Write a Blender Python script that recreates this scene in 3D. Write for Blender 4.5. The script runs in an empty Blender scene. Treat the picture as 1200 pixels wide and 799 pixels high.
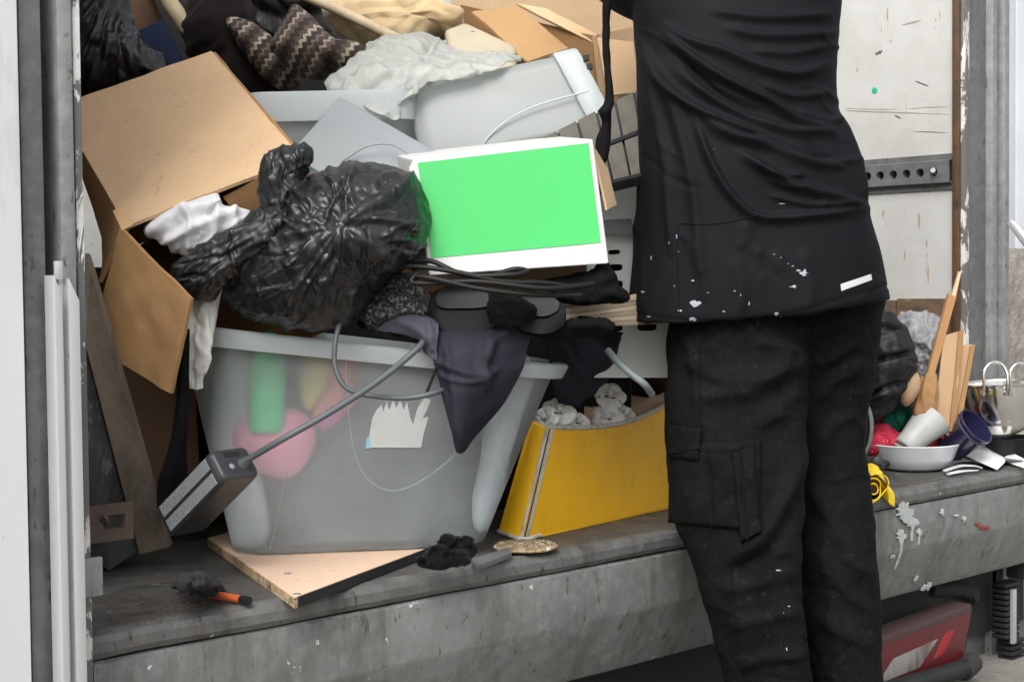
import bpy, bmesh, math, random
import numpy as np
from mathutils import Vector, Matrix, noise as mnoise

# ------------------------------------------------------------------ camera
SC = bpy.context.scene
F_PX, YAW, PITCH, ROLL = 1791.0, 0.74827, 0.03785, -0.01016   # focal length in photo pixels, heading, tilt, roll
CAM = np.array([-0.947, -1.852, 1.0])
_cy, _sy, _cp, _sp = math.cos(YAW), math.sin(YAW), math.cos(PITCH), math.sin(PITCH)
FWD = np.array([_sy*_cp, _cy*_cp, -_sp]); _r = np.array([_cy, -_sy, 0.0]); _u = np.cross(_r, FWD)
RGT = math.cos(ROLL)*_r + math.sin(ROLL)*_u
UPV = -math.sin(ROLL)*_r + math.cos(ROLL)*_u
HEAD = np.array([_sy, _cy, 0.0])           # horizontal heading of the camera
SIDE = np.array([_cy, -_sy, 0.0])          # to the right of it
cam_d = bpy.data.cameras.new('camera'); cam = bpy.data.objects.new('camera', cam_d)
SC.collection.objects.link(cam)
cam.matrix_world = Matrix([[RGT[i], UPV[i], -FWD[i], CAM[i]] for i in range(3)] + [[0, 0, 0, 1]])
cam_d.sensor_width = 36.0; cam_d.lens = F_PX/1200*36; cam_d.clip_start = 0.05; cam_d.clip_end = 500
SC.camera = cam

# ------------------------------------------------------------------ daylight (bright overcast)
SUN_EL, SUN_AZ = math.radians(47), math.radians(243)
w = bpy.data.worlds.new('World'); SC.world = w; w.use_nodes = True
nt = w.node_tree; bg = nt.nodes['Background']
sky = nt.nodes.new('ShaderNodeTexSky'); sky.sky_type = 'NISHITA'; sky.sun_disc = False
sky.sun_elevation = SUN_EL; sky.sun_rotation = SUN_AZ; sky.air_density = 1.0; sky.dust_density = 4.0; sky.ozone_density = 1.0
hs = nt.nodes.new('ShaderNodeHueSaturation'); hs.inputs['Saturation'].default_value = 0.16
nt.links.new(sky.outputs[0], hs.inputs['Color']); nt.links.new(hs.outputs[0], bg.inputs['Color'])
bg.inputs['Strength'].default_value = 0.15
sun_d = bpy.data.lights.new('sun', 'SUN'); sun_d.energy = 1.9; sun_d.angle = math.radians(40); sun_d.color = (1.0, 0.97, 0.93)
sun = bpy.data.objects.new('sun', sun_d); SC.collection.objects.link(sun)
_sd = Vector((math.sin(SUN_AZ)*math.cos(SUN_EL), math.cos(SUN_AZ)*math.cos(SUN_EL), math.sin(SUN_EL)))
sun.rotation_euler = _sd.to_track_quat('Z', 'Y').to_euler()
SC.view_settings.view_transform = 'Standard'; SC.view_settings.look = 'None'
SC.view_settings.exposure = 0.78; SC.view_settings.gamma = 1.0

# ------------------------------------------------------------------ helpers
def at(px, py, d):
    """world point seen at photo pixel (px,py), d metres ahead of the camera"""
    r = RGT*((px-600)/F_PX) - UPV*((py-399.5)/F_PX) + FWD
    return CAM + r*(d/float(r@HEAD))
def atY(px, py, Y):
    r = RGT*((px-600)/F_PX) - UPV*((py-399.5)/F_PX) + FWD
    return CAM + r*((Y-CAM[1])/r[1])
def atZ(px, py, Z):
    r = RGT*((px-600)/F_PX) - UPV*((py-399.5)/F_PX) + FWD
    return CAM + r*((Z-CAM[2])/r[2])
def proj(P):
    q = np.asarray(P) - CAM; z = q@FWD
    return 600+F_PX*(q@RGT)/z, 399.5-F_PX*(q@UPV)/z

def _hash(ix, iy, iz, seed):
    h = (ix*374761393 + iy*668265263 + iz*2147483647 + seed*974634777).astype(np.int64) & 0xffffffff
    h = ((h ^ (h >> 13))*1274126177) & 0xffffffff
    h = ((h ^ (h >> 16))*2246822519) & 0xffffffff
    return (h ^ (h >> 13)) & 0xffffffff
def noise3(P, s=1.0, seed=0):
    """gradient noise, about -1..1, vectorised"""
    P = np.asarray(P, float)*s; I = np.floor(P).astype(np.int64); Fr = P-I
    W = Fr*Fr*Fr*(Fr*(Fr*6-15)+10); out = np.zeros(len(P))
    for dx in (0, 1):
        for dy in (0, 1):
            for dz in (0, 1):
                h = _hash(I[:, 0]+dx, I[:, 1]+dy, I[:, 2]+dz, seed)
                a = (h & 1023)/1023*2*math.pi; c = ((h >> 10) & 1023)/511.5-1; q = np.sqrt(np.maximum(0, 1-c*c))
                g = (Fr[:, 0]-dx)*np.cos(a)*q + (Fr[:, 1]-dy)*np.sin(a)*q + (Fr[:, 2]-dz)*c
                out += g*(W[:, 0] if dx else 1-W[:, 0])*(W[:, 1] if dy else 1-W[:, 1])*(W[:, 2] if dz else 1-W[:, 2])
    return out*1.6
def ridged(P, s, seed=0, oct=3, gain=0.5, lac=2.1):
    o = 0; a = 1.0
    for k in range(oct):
        o = o + a*(0.35-np.abs(noise3(P, s, seed+k*7))); a *= gain; s *= lac
    return o

def tri(x):
    """triangle wave, creases kept a little soft"""
    q = x-np.floor(x+.5); return 4*np.sqrt(q*q+.0003)-1.0
def facets(P, f, seed=0, n=4, warp=.9):
    """crumple field: flat facets meeting in creases"""
    rg = np.random.RandomState(seed+11); out = 0
    for i in range(n):
        d = rg.normal(size=3); d /= np.linalg.norm(d); w_ = noise3(P, f*.5, seed*3+i)*warp
        m = np.clip(noise3(P, f*.35, seed*3+40+i)*1.6+.55, 0, 1); out = out+m*tri((P@d)*f+w_+rg.rand())
    return out/n*1.6
def rumple(V, Fc, amp, f, seed=0, hi=.45):
    """crumple a skin along its normals, three sizes of crease"""
    return V+vn_any(V, Fc)*(amp*facets(V, f, seed)+amp*hi*facets(V, f*2.3, seed+5)+amp*hi*.45*facets(V, f*5.1, seed+9))[:, None]
def cr(pts, n, closed=False):
    """Catmull-Rom through pts, n samples, evenly spread over the segments"""
    P = np.asarray(pts, float); m = len(P)
    segs = m if closed else m-1
    t = np.linspace(0, segs, n, endpoint=not closed); i = np.minimum(t.astype(int), segs-1); f = (t-i)[:, None]
    if closed: g = lambda k: P[k % m]
    else:
        Q = np.vstack([2*P[0]-P[1], P, 2*P[-1]-P[-2]]); g = lambda k: Q[np.clip(k+1, 0, m+1)]
    a, b, c, d = g(i-1), g(i), g(i+1), g(i+2)
    return 0.5*((2*b)+(c-a)*f+(2*a-5*b+4*c-d)*f*f+(3*b-a-3*c+d)*f**3)
def even(P, n, closed=False):
    Q = np.vstack([P, P[:1]]) if closed else P
    L = np.r_[0, np.cumsum(np.linalg.norm(np.diff(Q, axis=0), axis=1))]
    t = np.linspace(0, L[-1], n, endpoint=not closed)
    return np.stack([np.interp(t, L, Q[:, k]) for k in range(Q.shape[1])], 1)

COL = SC.collection
def empty(name, loc, label=None, cat=None, group=None):
    o = bpy.data.objects.new(name, None); COL.objects.link(o); o.location = Vector(loc); o.empty_display_size = .05
    if label: tag(o, label, cat, group)
    return o
def tag(o, label=None, cat=None, group=None, kind=None):
    if label: o['label'] = label
    if cat: o['category'] = cat
    if group: o['group'] = group
    if kind: o['kind'] = kind
    return o
def wloc(o):
    v = Vector(o.location)
    while o.parent: o = o.parent; v += o.location
    return v
def mk(name, V, Fc, mat, parent=None, smooth=True, angle=None):
    """one mesh object; V in world coordinates, origin moved to the base of the thing"""
    V = np.asarray(V, float); lo, hi = V.min(0), V.max(0)
    org = np.array([(lo[0]+hi[0])/2, (lo[1]+hi[1])/2, lo[2]])
    me = bpy.data.meshes.new(name); me.from_pydata((V-org).tolist(), [], [tuple(int(i) for i in f) for f in Fc]); me.update()
    bm = bmesh.new(); bm.from_mesh(me); bmesh.ops.recalc_face_normals(bm, faces=bm.faces); bm.to_mesh(me); bm.free()
    if smooth: me.shade_smooth()
    if angle: me.set_sharp_from_angle(angle=math.radians(angle))
    o = bpy.data.objects.new(name, me); COL.objects.link(o); me.materials.append(mat)
    if parent: o.parent = parent; o.location = Vector(org)-wloc(parent)
    else: o.location = Vector(org)
    return o
def from_bm(name, bm, mat, parent=None, smooth=False, angle=None):
    bm.verts.ensure_lookup_table(); bm.verts.index_update()
    V = [v.co[:] for v in bm.verts]; Fc = [[v.index for v in f.verts] for f in bm.faces]; bm.free()
    return mk(name, V, Fc, mat, parent, smooth, angle)
def gridF(nu, nv, cu=False, cv=False):
    I = np.arange(nu if cu else nu-1); J = np.arange(nv if cv else nv-1)
    i, j = np.meshgrid(I, J, indexing='ij'); i = i.ravel(); j = j.ravel(); i2 = (i+1) % nu; j2 = (j+1) % nv
    return np.stack([i*nv+j, i2*nv+j, i2*nv+j2, i*nv+j2], 1)
def prism(bm, quad, vec, bev=0.0, seg=2):
    """closed prism: polygon of world points pushed along vec"""
    q = [Vector(p) for p in quad]; v = Vector(vec)
    a = [bm.verts.new(p) for p in q]; b = [bm.verts.new(p+v) for p in q]
    fs = [bm.faces.new(a), bm.faces.new(b[::-1])]
    n = len(q)
    for i in range(n): fs.append(bm.faces.new((a[i], b[i], b[(i+1) % n], a[(i+1) % n])))
    bmesh.ops.recalc_face_normals(bm, faces=fs)
    if bev: bmesh.ops.bevel(bm, geom=list({e for f in fs for e in f.edges}), offset=bev, segments=seg, affect='EDGES', profile=.6)
def box_aa(bm, lo, hi, bev=0.0, seg=2):
    (x0, y0, z0), (x1, y1, z1) = lo, hi
    prism(bm, [(x0, y0, z0), (x1, y0, z0), (x1, y1, z0), (x0, y1, z0)], (0, 0, z1-z0), bev, seg)
def box(name, lo, hi, mat, parent=None, bev=0.003, seg=2, smooth=False):
    bm = bmesh.new(); box_aa(bm, lo, hi, bev, seg); return from_bm(name, bm, mat, parent, smooth, 35)
def slab(name, quad, th, mat, parent=None, bev=0.001, sub=0, wob=0.0, seed=0):
    """panel: polygon of world points given a thickness along its normal (th>0 = away from the camera)"""
    q = [np.asarray(p, float) for p in quad]; n = np.cross(q[1]-q[0], q[2]-q[0]); n /= np.linalg.norm(n)
    if n@(np.mean(q, 0)-CAM) < 0: n = -n
    bm = bmesh.new(); prism(bm, q, n*th, bev, 2)
    if sub:
        bmesh.ops.triangulate(bm, faces=[f for f in bm.faces if len(f.verts) > 4])
        bmesh.ops.subdivide_edges(bm, edges=bm.edges[:], cuts=sub, use_grid_fill=True)
        P = np.array([v.co[:] for v in bm.verts]); D = noise3(P, 9, seed)*wob + noise3(P, 30, seed+3)*wob*.25
        for v, dd in zip(bm.verts, D): v.co += Vector(n)*dd
    return from_bm(name, bm, mat, parent, bool(sub), 40)
def tube(name, path, rad, mat, parent=None, n=None, ns=10, smoothpath=True, flat=1.0):
    """round cable / rod along a path of world points; rad number or list"""
    P = np.asarray(path, float)
    if smoothpath: P = cr(P, n or max(12, len(P)*10))
    m = len(P); R = np.interp(np.linspace(0, 1, m), np.linspace(0, 1, len(rad)), rad) if np.ndim(rad) else np.full(m, rad)
    T = np.gradient(P, axis=0); T /= np.linalg.norm(T, axis=1)[:, None]+1e-12
    N = np.zeros_like(P); a = np.array([0, 0, 1.0]) if abs(T[0][2]) < .9 else np.array([1.0, 0, 0])
    N[0] = np.cross(T[0], a); N[0] /= np.linalg.norm(N[0])
    for i in range(1, m):
        v = N[i-1]-T[i]*(N[i-1]@T[i]); N[i] = v/np.linalg.norm(v)
    B = np.cross(T, N); th = np.linspace(0, 2*math.pi, ns, endpoint=False)
    V = P[:, None]+R[:, None, None]*(np.cos(th)[None, :, None]*N[:, None]+flat*np.sin(th)[None, :, None]*B[:, None])
    V = V.reshape(-1, 3); Fc = [tuple(f) for f in gridF(m, ns, cv=True)]
    Fc += [tuple(range(ns)), tuple(range((m-1)*ns, m*ns))]
    return mk(name, V, Fc, mat, parent, True, 50)
def lathe(prof, axis_o, ax, nseg=48, e1=None):
    """verts, faces of a turned profile [(r,h)...] about axis ax at axis_o"""
    ax = np.asarray(ax, float); ax /= np.linalg.norm(ax)
    a = np.array([1.0, 0, 0]) if abs(ax[0]) < .8 else np.array([0, 1.0, 0])
    e1 = np.cross(ax, a); e1 /= np.linalg.norm(e1); e2 = np.cross(ax, e1)
    th = np.linspace(0, 2*math.pi, nseg, endpoint=False); V = []
    for r, h in prof: V.append(np.asarray(axis_o)+h*ax+r*(np.cos(th)[:, None]*e1+np.sin(th)[:, None]*e2))
    return np.vstack(V), gridF(len(prof), nseg, cv=True)
def vnorm(V, Fc):
    V = np.asarray(V); Fc = np.asarray(Fc); N = np.zeros_like(V)
    n = np.cross(V[Fc[:, 2]]-V[Fc[:, 0]], V[Fc[:, 3 if Fc.shape[1] > 3 else 1]]-V[Fc[:, 1 if Fc.shape[1] > 3 else 0]])
    for k in range(Fc.shape[1]): np.add.at(N, Fc[:, k], n)
    return N/(np.linalg.norm(N, axis=1)[:, None]+1e-12)
def seg_dist(X, Y, poly):
    """distance to a polyline, and position 0..1 along it (pixel space)"""
    P = np.asarray(poly, float); L = np.r_[0, np.cumsum(np.linalg.norm(np.diff(P, axis=0), axis=1))]
    best = np.full(len(X), 1e9); tt = np.zeros(len(X)); side = np.zeros(len(X))
    for k in range(len(P)-1):
        d = P[k+1]-P[k]; l2 = d@d
        t = np.clip(((X-P[k, 0])*d[0]+(Y-P[k, 1])*d[1])/l2, 0, 1)
        ex, ey = X-P[k, 0]-t*d[0], Y-P[k, 1]-t*d[1]; q = np.hypot(ex, ey); m = q < best
        best[m] = q[m]; tt[m] = ((L[k]+t*math.sqrt(l2))/L[-1])[m]; side[m] = np.sign(d[0]*ey-d[1]*ex)[m]
    return best, tt, side
def folds(X, Y, curves):
    """sum of cloth fold ridges; curve = (points, width_px, height_m[, asymmetry])"""
    out = np.zeros(len(X))
    for c in curves:
        pts, wd, h = c[:3]; asym = c[3] if len(c) > 3 else 0.0
        P = cr(pts, max(8, len(pts)*6)) if len(pts) > 2 else np.asarray(pts, float)
        m = 3.2*wd*(1+abs(asym)); k = np.nonzero((X > P[:, 0].min()-m) & (X < P[:, 0].max()+m) & (Y > P[:, 1].min()-m) & (Y < P[:, 1].max()+m))[0]
        if not len(k): continue
        q, t, s = seg_dist(X[k], Y[k], P); ww = wd*(1+asym*s)
        out[k] += h*np.exp(-(q/ww)**2)*np.clip(np.minimum(t, 1-t)*6+.12, 0, 1)
    return out
def stray(seed, n, xr, yr, ang, spread, ln=(18, 45), wd=(2.2, 4), hh=(.0015, .0035)):
    """random short creases; ang in degrees or a function of the place"""
    rg = random.Random(seed); out = []
    for k in range(n):
        x, y = rg.uniform(*xr), rg.uniform(*yr); a = math.radians((ang(x, y) if callable(ang) else ang)+rg.gauss(0, spread)); L_ = rg.uniform(*ln); b = rg.uniform(-.25, .25)
        out.append(([(x-L_/2*math.cos(a), y-L_/2*math.sin(a)), (x-b*L_*math.sin(a)*.5, y+b*L_*math.cos(a)*.5), (x+L_/2*math.cos(a), y+L_/2*math.sin(a))], rg.uniform(*wd), rg.uniform(*hh)*rg.choice((1, 1, -1))))
    return out
def blob(outline, d, tf, tb, nth=120, nph=60, pw=1.0, nrm=None, center=None, even_out=True):
    """closed swollen body whose outline from behind the camera is the pixel polygon; d number or f(px,py);
       tf / tb = half thickness towards / away from the camera.  Returns V, F"""
    D = d if callable(d) else (lambda x, y: d)
    o = cr(outline, nth*3, True); o = even(o, nth, True)
    c = np.array(center if center is not None else o.mean(0), float)
    ph = np.linspace(0, math.pi, nph); V = []
    nn = -HEAD if nrm is None else np.asarray(nrm, float)
    for p in ph:
        s = math.sin(p)**pw if 0 < p < math.pi else 0.0
        h = math.cos(p); t = (tf if h > 0 else tb)*h
        for b in (o if s > 0 else o[:1]):
            q = c+s*(b-c); V.append(at(q[0], q[1], D(q[0], q[1]))+nn*t)
    V = np.array(V); Fc = []
    r0 = lambda k: 1+(k-1)*nth
    for i in range(nth): Fc.append((0, r0(1)+i, r0(1)+(i+1) % nth))
    for k in range(1, nph-2):
        for i in range(nth): Fc.append((r0(k)+i, r0(k+1)+i, r0(k+1)+(i+1) % nth, r0(k)+(i+1) % nth))
    e = len(V)-1
    for i in range(nth): Fc.append((e, r0(nph-2)+(i+1) % nth, r0(nph-2)+i))
    return V, Fc
def vn_any(V, Fc):
    N = np.zeros_like(V)
    F4 = np.array([f if len(f) == 4 else tuple(f)+(f[2],) for f in Fc])
    n = np.cross(V[F4[:, 2]]-V[F4[:, 0]], V[F4[:, 3]]-V[F4[:, 1]])
    for k in range(4): np.add.at(N, F4[:, k], n)
    N /= np.linalg.norm(N, axis=1)[:, None]+1e-12
    c = V.mean(0)
    if np.sum((V-c)*N) < 0: N = -N
    return N
def remesh(parts, vox, smooth_it=2):
    """union of closed parts [(V,F)...] into one skin; returns V,F,N"""
    me = bpy.data.meshes.new('tmp'); VV = []; FF = []; b = 0
    for V, Fc in parts:
        VV += np.asarray(V).tolist(); FF += [tuple(int(i)+b for i in f) for f in Fc]; b += len(V)
    me.from_pydata(VV, [], FF); me.update()
    bm = bmesh.new(); bm.from_mesh(me); bmesh.ops.recalc_face_normals(bm, faces=bm.faces); bm.to_mesh(me); bm.free()
    o = bpy.data.objects.new('tmp', me); COL.objects.link(o)
    m = o.modifiers.new('r', 'REMESH'); m.mode = 'VOXEL'; m.voxel_size = vox
    if smooth_it: s = o.modifiers.new('s', 'SMOOTH'); s.factor = .5; s.iterations = smooth_it
    ev = o.evaluated_get(bpy.context.evaluated_depsgraph_get()).to_mesh()
    n = len(ev.vertices); V = np.zeros(n*3); ev.vertices.foreach_get('co', V); V = V.reshape(-1, 3)
    N = np.zeros(n*3); ev.vertices.foreach_get('normal', N); N = N.reshape(-1, 3)
    Fc = [tuple(p.vertices) for p in ev.polygons]
    o.to_mesh_clear(); bpy.data.objects.remove(o); bpy.data.meshes.remove(me)
    return V, Fc, N
def sheet(net, nu, nv, th, disp=None):
    """cloth or paper sheet: net = rows of world points, splined, displaced along its normal, given a thickness"""
    A = np.asarray(net, float); R = np.stack([cr(r, nv) for r in A]); S = np.stack([cr(R[:, j], nu) for j in range(nv)], 1)
    V = S.reshape(-1, 3); Fc = gridF(nu, nv); N = vnorm(V, Fc)
    if np.sum(N@HEAD) > 0: N = -N
    if disp is not None: V = V+N*disp(V)[:, None]; N = vnorm(V, Fc); N = -N if np.sum(N@HEAD) > 0 else N
    W = V-N*th; k = len(V); Fa = [tuple(f) for f in Fc]+[tuple(f[::-1]+k) for f in Fc]
    bd = [i*nv for i in range(nu)]+[(nu-1)*nv+j for j in range(1, nv)]+[i*nv+nv-1 for i in range(nu-2, -1, -1)]+[j for j in range(nv-2, 0, -1)]
    for a, b in zip(bd, bd[1:]+bd[:1]): Fa.append((a, b, b+k, a+k))
    return np.vstack([V, W]), Fa

# ------------------------------------------------------------------ materials
def lin(c):
    return tuple(((x/255)/12.92 if x/255 <= .04045 else (((x/255)+.055)/1.055)**2.4) for x in c)
class M:
    """small node-graph writer"""
    def __init__(s, name, col=(.5, .5, .5), rough=.6, metal=0.0, spec=.5, coat=0.0):
        s.m = bpy.data.materials.new(name); s.m.use_nodes = True; s.nt = s.m.node_tree; s.b = s.nt.nodes['Principled BSDF']
        s.b.inputs['Roughness'].default_value = rough; s.b.inputs['Metallic'].default_value = metal
        s.b.inputs['Specular IOR Level'].default_value = spec; s.b.inputs['Coat Weight'].default_value = coat
        s.col = None; s.setcol(col); s.tc = s.nt.nodes.new('ShaderNodeTexCoord'); s.hgt = None; s.bstr = 0
    def n(s, t, **k):
        x = s.nt.nodes.new('ShaderNode'+t)
        for a, b in k.items(): setattr(x, a, b)
        return x
    def L(s, a, b): s.nt.links.new(a, b)
    def setcol(s, c):
        if isinstance(c, tuple): s.b.inputs['Base Color'].default_value = (*c[:3], 1); s.col = c
        else: s.L(c, s.b.inputs['Base Color']); s.col = c
    def co(s, scale=(1, 1, 1), kind='Object', rot=(0, 0, 0)):
        mp = s.n('Mapping'); mp.inputs['Scale'].default_value = scale; mp.inputs['Rotation'].default_value = rot
        s.L(s.tc.outputs[kind], mp.inputs[0]); return mp.outputs[0]
    def noise(s, scale, det=4, rough=.55, stretch=(1, 1, 1), dist=0, rot=(0, 0, 0)):
        x = s.n('TexNoise'); x.inputs['Scale'].default_value = scale; x.inputs['Detail'].default_value = det
        x.inputs['Roughness'].default_value = rough; x.inputs['Distortion'].default_value = dist
        s.L(s.co(stretch, rot=rot), x.inputs['Vector'])
        return s.math('MULTIPLY_ADD3', x.outputs['Fac'], 1.45)
    def crease(s, scale, det=5, stretch=(1, 1, 1), dist=.6):
        x = s.n('TexNoise'); x.noise_type = 'RIDGED_MULTIFRACTAL'; x.inputs['Scale'].default_value = scale; x.inputs['Detail'].default_value = det
        x.inputs['Roughness'].default_value = .55; x.inputs['Distortion'].default_value = dist; s.L(s.co(stretch), x.inputs['Vector']); return x.outputs['Fac']
    def voro(s, scale, stretch=(1, 1, 1), feat='F1'):
        x = s.n('TexVoronoi'); x.feature = feat; x.inputs['Scale'].default_value = scale; s.L(s.co(stretch), x.inputs['Vector']); return x.outputs['Distance']
    def ramp(s, fac, a, b, lo=0.0, hi=1.0):
        x = s.n('MapRange'); x.inputs['From Min'].default_value = a; x.inputs['From Max'].default_value = b
        x.inputs['To Min'].default_value = lo; x.inputs['To Max'].default_value = hi; s.L(fac, x.inputs['Value']); return x.outputs[0]
    def math(s, op, a, b):
        if op == 'MULTIPLY_ADD3': x = s.n('Math', operation='MULTIPLY_ADD'); x.inputs[2].default_value = .5-.5*b
        else: x = s.n('Math', operation=op)
        for i, v in enumerate((a, b)):
            if isinstance(v, (int, float)): x.inputs[i].default_value = v
            else: s.L(v, x.inputs[i])
        return x.outputs[0]
    def mix(s, fac, c2, c1=None):
        """blend colour c2 over the present colour by fac"""
        x = s.n('Mix', data_type='RGBA'); c1 = s.col if c1 is None else c1
        if isinstance(fac, (int, float)): x.inputs[0].default_value = fac
        else: s.L(fac, x.inputs[0])
        for k, c in ((6, c1), (7, c2)):
            if isinstance(c, tuple): x.inputs[k].default_value = (*c[:3], 1)
            else: s.L(c, x.inputs[k])
        s.setcol(x.outputs[2]); return s
    def rough(s, f): s.L(f, s.b.inputs['Roughness']); return s
    def bump(s, h, strength=.3, dist=.002):
        x = s.n('Bump'); x.inputs['Strength'].default_value = strength; x.inputs['Distance'].default_value = dist; s.L(h, x.inputs['Height'])
        if s.hgt is not None: s.L(s.hgt, x.inputs['Normal'])
        s.hgt = x.outputs[0]; s.L(s.hgt, s.b.inputs['Normal']); return s
    def vary(s, scale=6, amt=.25, dark=None, det=5, a=.35, b=.7):
        c = s.col; dk = dark or tuple(x*(1-amt) for x in c[:3])
        return s.mix(s.ramp(s.noise(scale, det), a, b), dk)

def steel(name, base, dirt=(.06, .05, .04), rust=0.0, streak=True, metal=.35, rough=.55, amt=.6, paint=None, splat=0.0):
    m = M(name, base, rough, metal)
    m.mix(m.ramp(m.noise(5, 8, .65), .35, .7), tuple(x*.72 for x in base))
    m.mix(m.ramp(m.noise(38, 6, .6), .45, .75, 0, .6), tuple(min(1, x*1.25) for x in base))
    if streak: m.mix(m.ramp(m.noise(9, 7, .7, (1, 1, .12)), .5, .78, 0, amt), dirt)
    m.mix(m.ramp(m.noise(70, 4, .7, (1, 1, .35)), .66, .74, 0, .8), dirt)
    if rust: m.mix(m.ramp(m.noise(7, 9, .75, dist=.6), .72-rust*.35, .80-rust*.3, 0, .9), (.13, .055, .022))
    if paint: m.mix(m.ramp(m.noise(11, 8, .7, (1, 1, .45), .4), paint[1], paint[1]+.015), paint[0])
    if splat: m.mix(m.ramp(m.noise(30, 4, .6, (1, 1, .6)), .765, .785, 0, splat), (.62, .64, .62))
    m.rough(m.ramp(m.noise(22, 6), .3, .7, rough-.13, rough+.18))
    m.bump(m.noise(60, 6, .7), .35, .002).bump(m.noise(5, 3), .3, .006)
    return m.m
# ------------------------------------------------------------------ setting: ground
DECK = 0.54; LX, RX, PY = 0.10, 2.46, 0.18       # deck height, opening edges, plane of the corner posts
_m = M('yard_concrete', (.25, .235, .21), .9)
_m.mix(_m.ramp(_m.noise(3, 8, .7), .35, .7), (.17, .16, .145)).mix(_m.ramp(_m.noise(45, 6, .7), .55, .72, 0, .8), (.34, .32, .28))
_m.mix(_m.ramp(_m.voro(70), .12, .05), (.09, .085, .08)).bump(_m.noise(60, 8, .75), .8, .01)
tag(mk('ground', [(-60, -60, .04), (80, -60, .04), (80, 80, .04), (-60, 80, .04)], [(0, 1, 2, 3)], _m.m, smooth=False), kind='structure')

# building behind the truck, seen past its corner post
_cl = M('pale_cladding', (.62, .65, .69), .5); _cl.vary(1.5, .15); _cl = _cl.m
_cc = M('rough_concrete', (.27, .25, .22), .95); _cc.mix(_cc.ramp(_cc.noise(6, 8, .7), .4, .68), (.17, .155, .135)).bump(_cc.noise(22, 8), .7, .02); _cc = _cc.m
bw = empty('warehouse', (9.5, 3.3, 0), 'pale clad building on a rough concrete base beyond the truck corner post', 'building')
box('base_wall', (6.5, 3.0, 0), (14, 3.5, 1.18), _cc, bw, .01)
for k in range(16): box('cladding_panel', (6.5+k*.47, 3.03, 1.18), (6.5+k*.47+.462, 3.4, 5.0), _cl, bw, .012)

# ------------------------------------------------------------------ the truck
galv = steel('galvanised_steel', (.27, .28, .28), rust=.05, amt=.5)
galv_post = steel('post_steel', (.15, .155, .157), streak=True, amt=.6, rust=.08, metal=.3)
sill_m = steel('sill_steel', (.215, .225, .218), dirt=(.075, .065, .05), rust=0.0, amt=.75, splat=.9, metal=.25)
lip_m = steel('worn_lip_steel', (.15, .15, .145), dirt=(.035, .03, .026), rust=.06, amt=.8, metal=.35, splat=.5)
deck_m = steel('deck_steel', (.088, .084, .078), dirt=(.035, .03, .026), rust=.08, amt=.8, metal=.2, streak=False, splat=.25)
flake_m = steel('flaking_white_paint', (.66, .66, .63), dirt=(.15, .14, .12), rust=.25, paint=((.13, .13, .125), .47), metal=.05, amt=.5)
rust_edge = steel('rusty_brown_edge', (.09, .052, .028), dirt=(.03, .02, .015), rust=.6, metal=.1, amt=.7)
rust_m = steel('rusty_plate', (.055, .036, .028), rust=.28, metal=.2, dirt=(.04, .03, .02))
white_m = M('white_body_panel', (.62, .635, .65), .38); white_m.mix(white_m.ramp(white_m.noise(14, 8, .7, (1, 1, .2)), .56, .75, 0, .6), (.40, .40, .39)).mix(white_m.ramp(white_m.noise(26, 5, .6, (1, 1, .5)), .80, .82), (.25, .24, .22)); white_m = white_m.m
alu = M('bright_aluminium', (.60, .61, .62), .38, .55); alu.mix(alu.ramp(alu.noise(8, 6, .6, (1, 1, .06)), .4, .7, 0, .6), (.36, .36, .36)).mix(alu.ramp(alu.noise(60, 4, .6), .76, .8, 0, .7), (.18, .18, .18)).bump(alu.noise(40, 4, .6, (1, 1, .1)), .15); alu = alu.m
black_r = M('black_rubber', (.012, .012, .013), .6); black_r.vary(20, .4); black_r = black_r.m
under_m = M('near_black_matte', (.02, .019, .018), .85); under_m.bump(under_m.noise(30), .4); under_m = under_m.m  # near-black matte for chassis parts, slot backs and holes
wallw = M('scuffed_white_wall', (.46, .46, .445), .5)
wallw.mix(wallw.ramp(wallw.noise(4, 8, .7), .42, .72, 0, .7), (.37, .365, .345))
wallw.mix(wallw.ramp(wallw.noise(5, 9, .75, (1, .6, 2.5), 1.2), .66, .78, 0, .7), (.33, .29, .23)).mix(wallw.ramp(wallw.noise(2.2, 9, .75, (1, .25, 9), .5), .70, .76, 0, .6), (.25, .23, .20))
wallw.mix(wallw.ramp(wallw.noise(24, 5, .7, (1, 1.6, .5)), .72, .76, 0, .8), (.12, .11, .10))
wallw.mix(wallw.ramp(wallw.noise(13, 6, .6, (1, 1, .25)), .74, .78, 0, .8), (.32, .21, .12))
wallw.bump(wallw.noise(9, 5), .25, .006); wallw = wallw.m
plank_m = M('dirty_kick_plank', (.11, .068, .038), .85); plank_m.mix(plank_m.ramp(plank_m.noise(12, 8, .7, (1, 1, 3)), .4, .7), (.045, .03, .02)).mix(plank_m.ramp(plank_m.noise(7, 6, .7), .56, .66, 0, .7), (.27, .17, .085)).bump(plank_m.noise(30, 6, .6, (1, 1, .2)), .4); plank_m = plank_m.m

truck = empty('box_truck', (1.25, .3, 0), 'box truck with grey steel sill and open rear loaded with household junk', 'truck')
# floor behind the sill
box('floor', (-.02, .26, DECK-.06), (RX+.1, 4.3, DECK-.002), deck_m, truck, .002)
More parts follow.
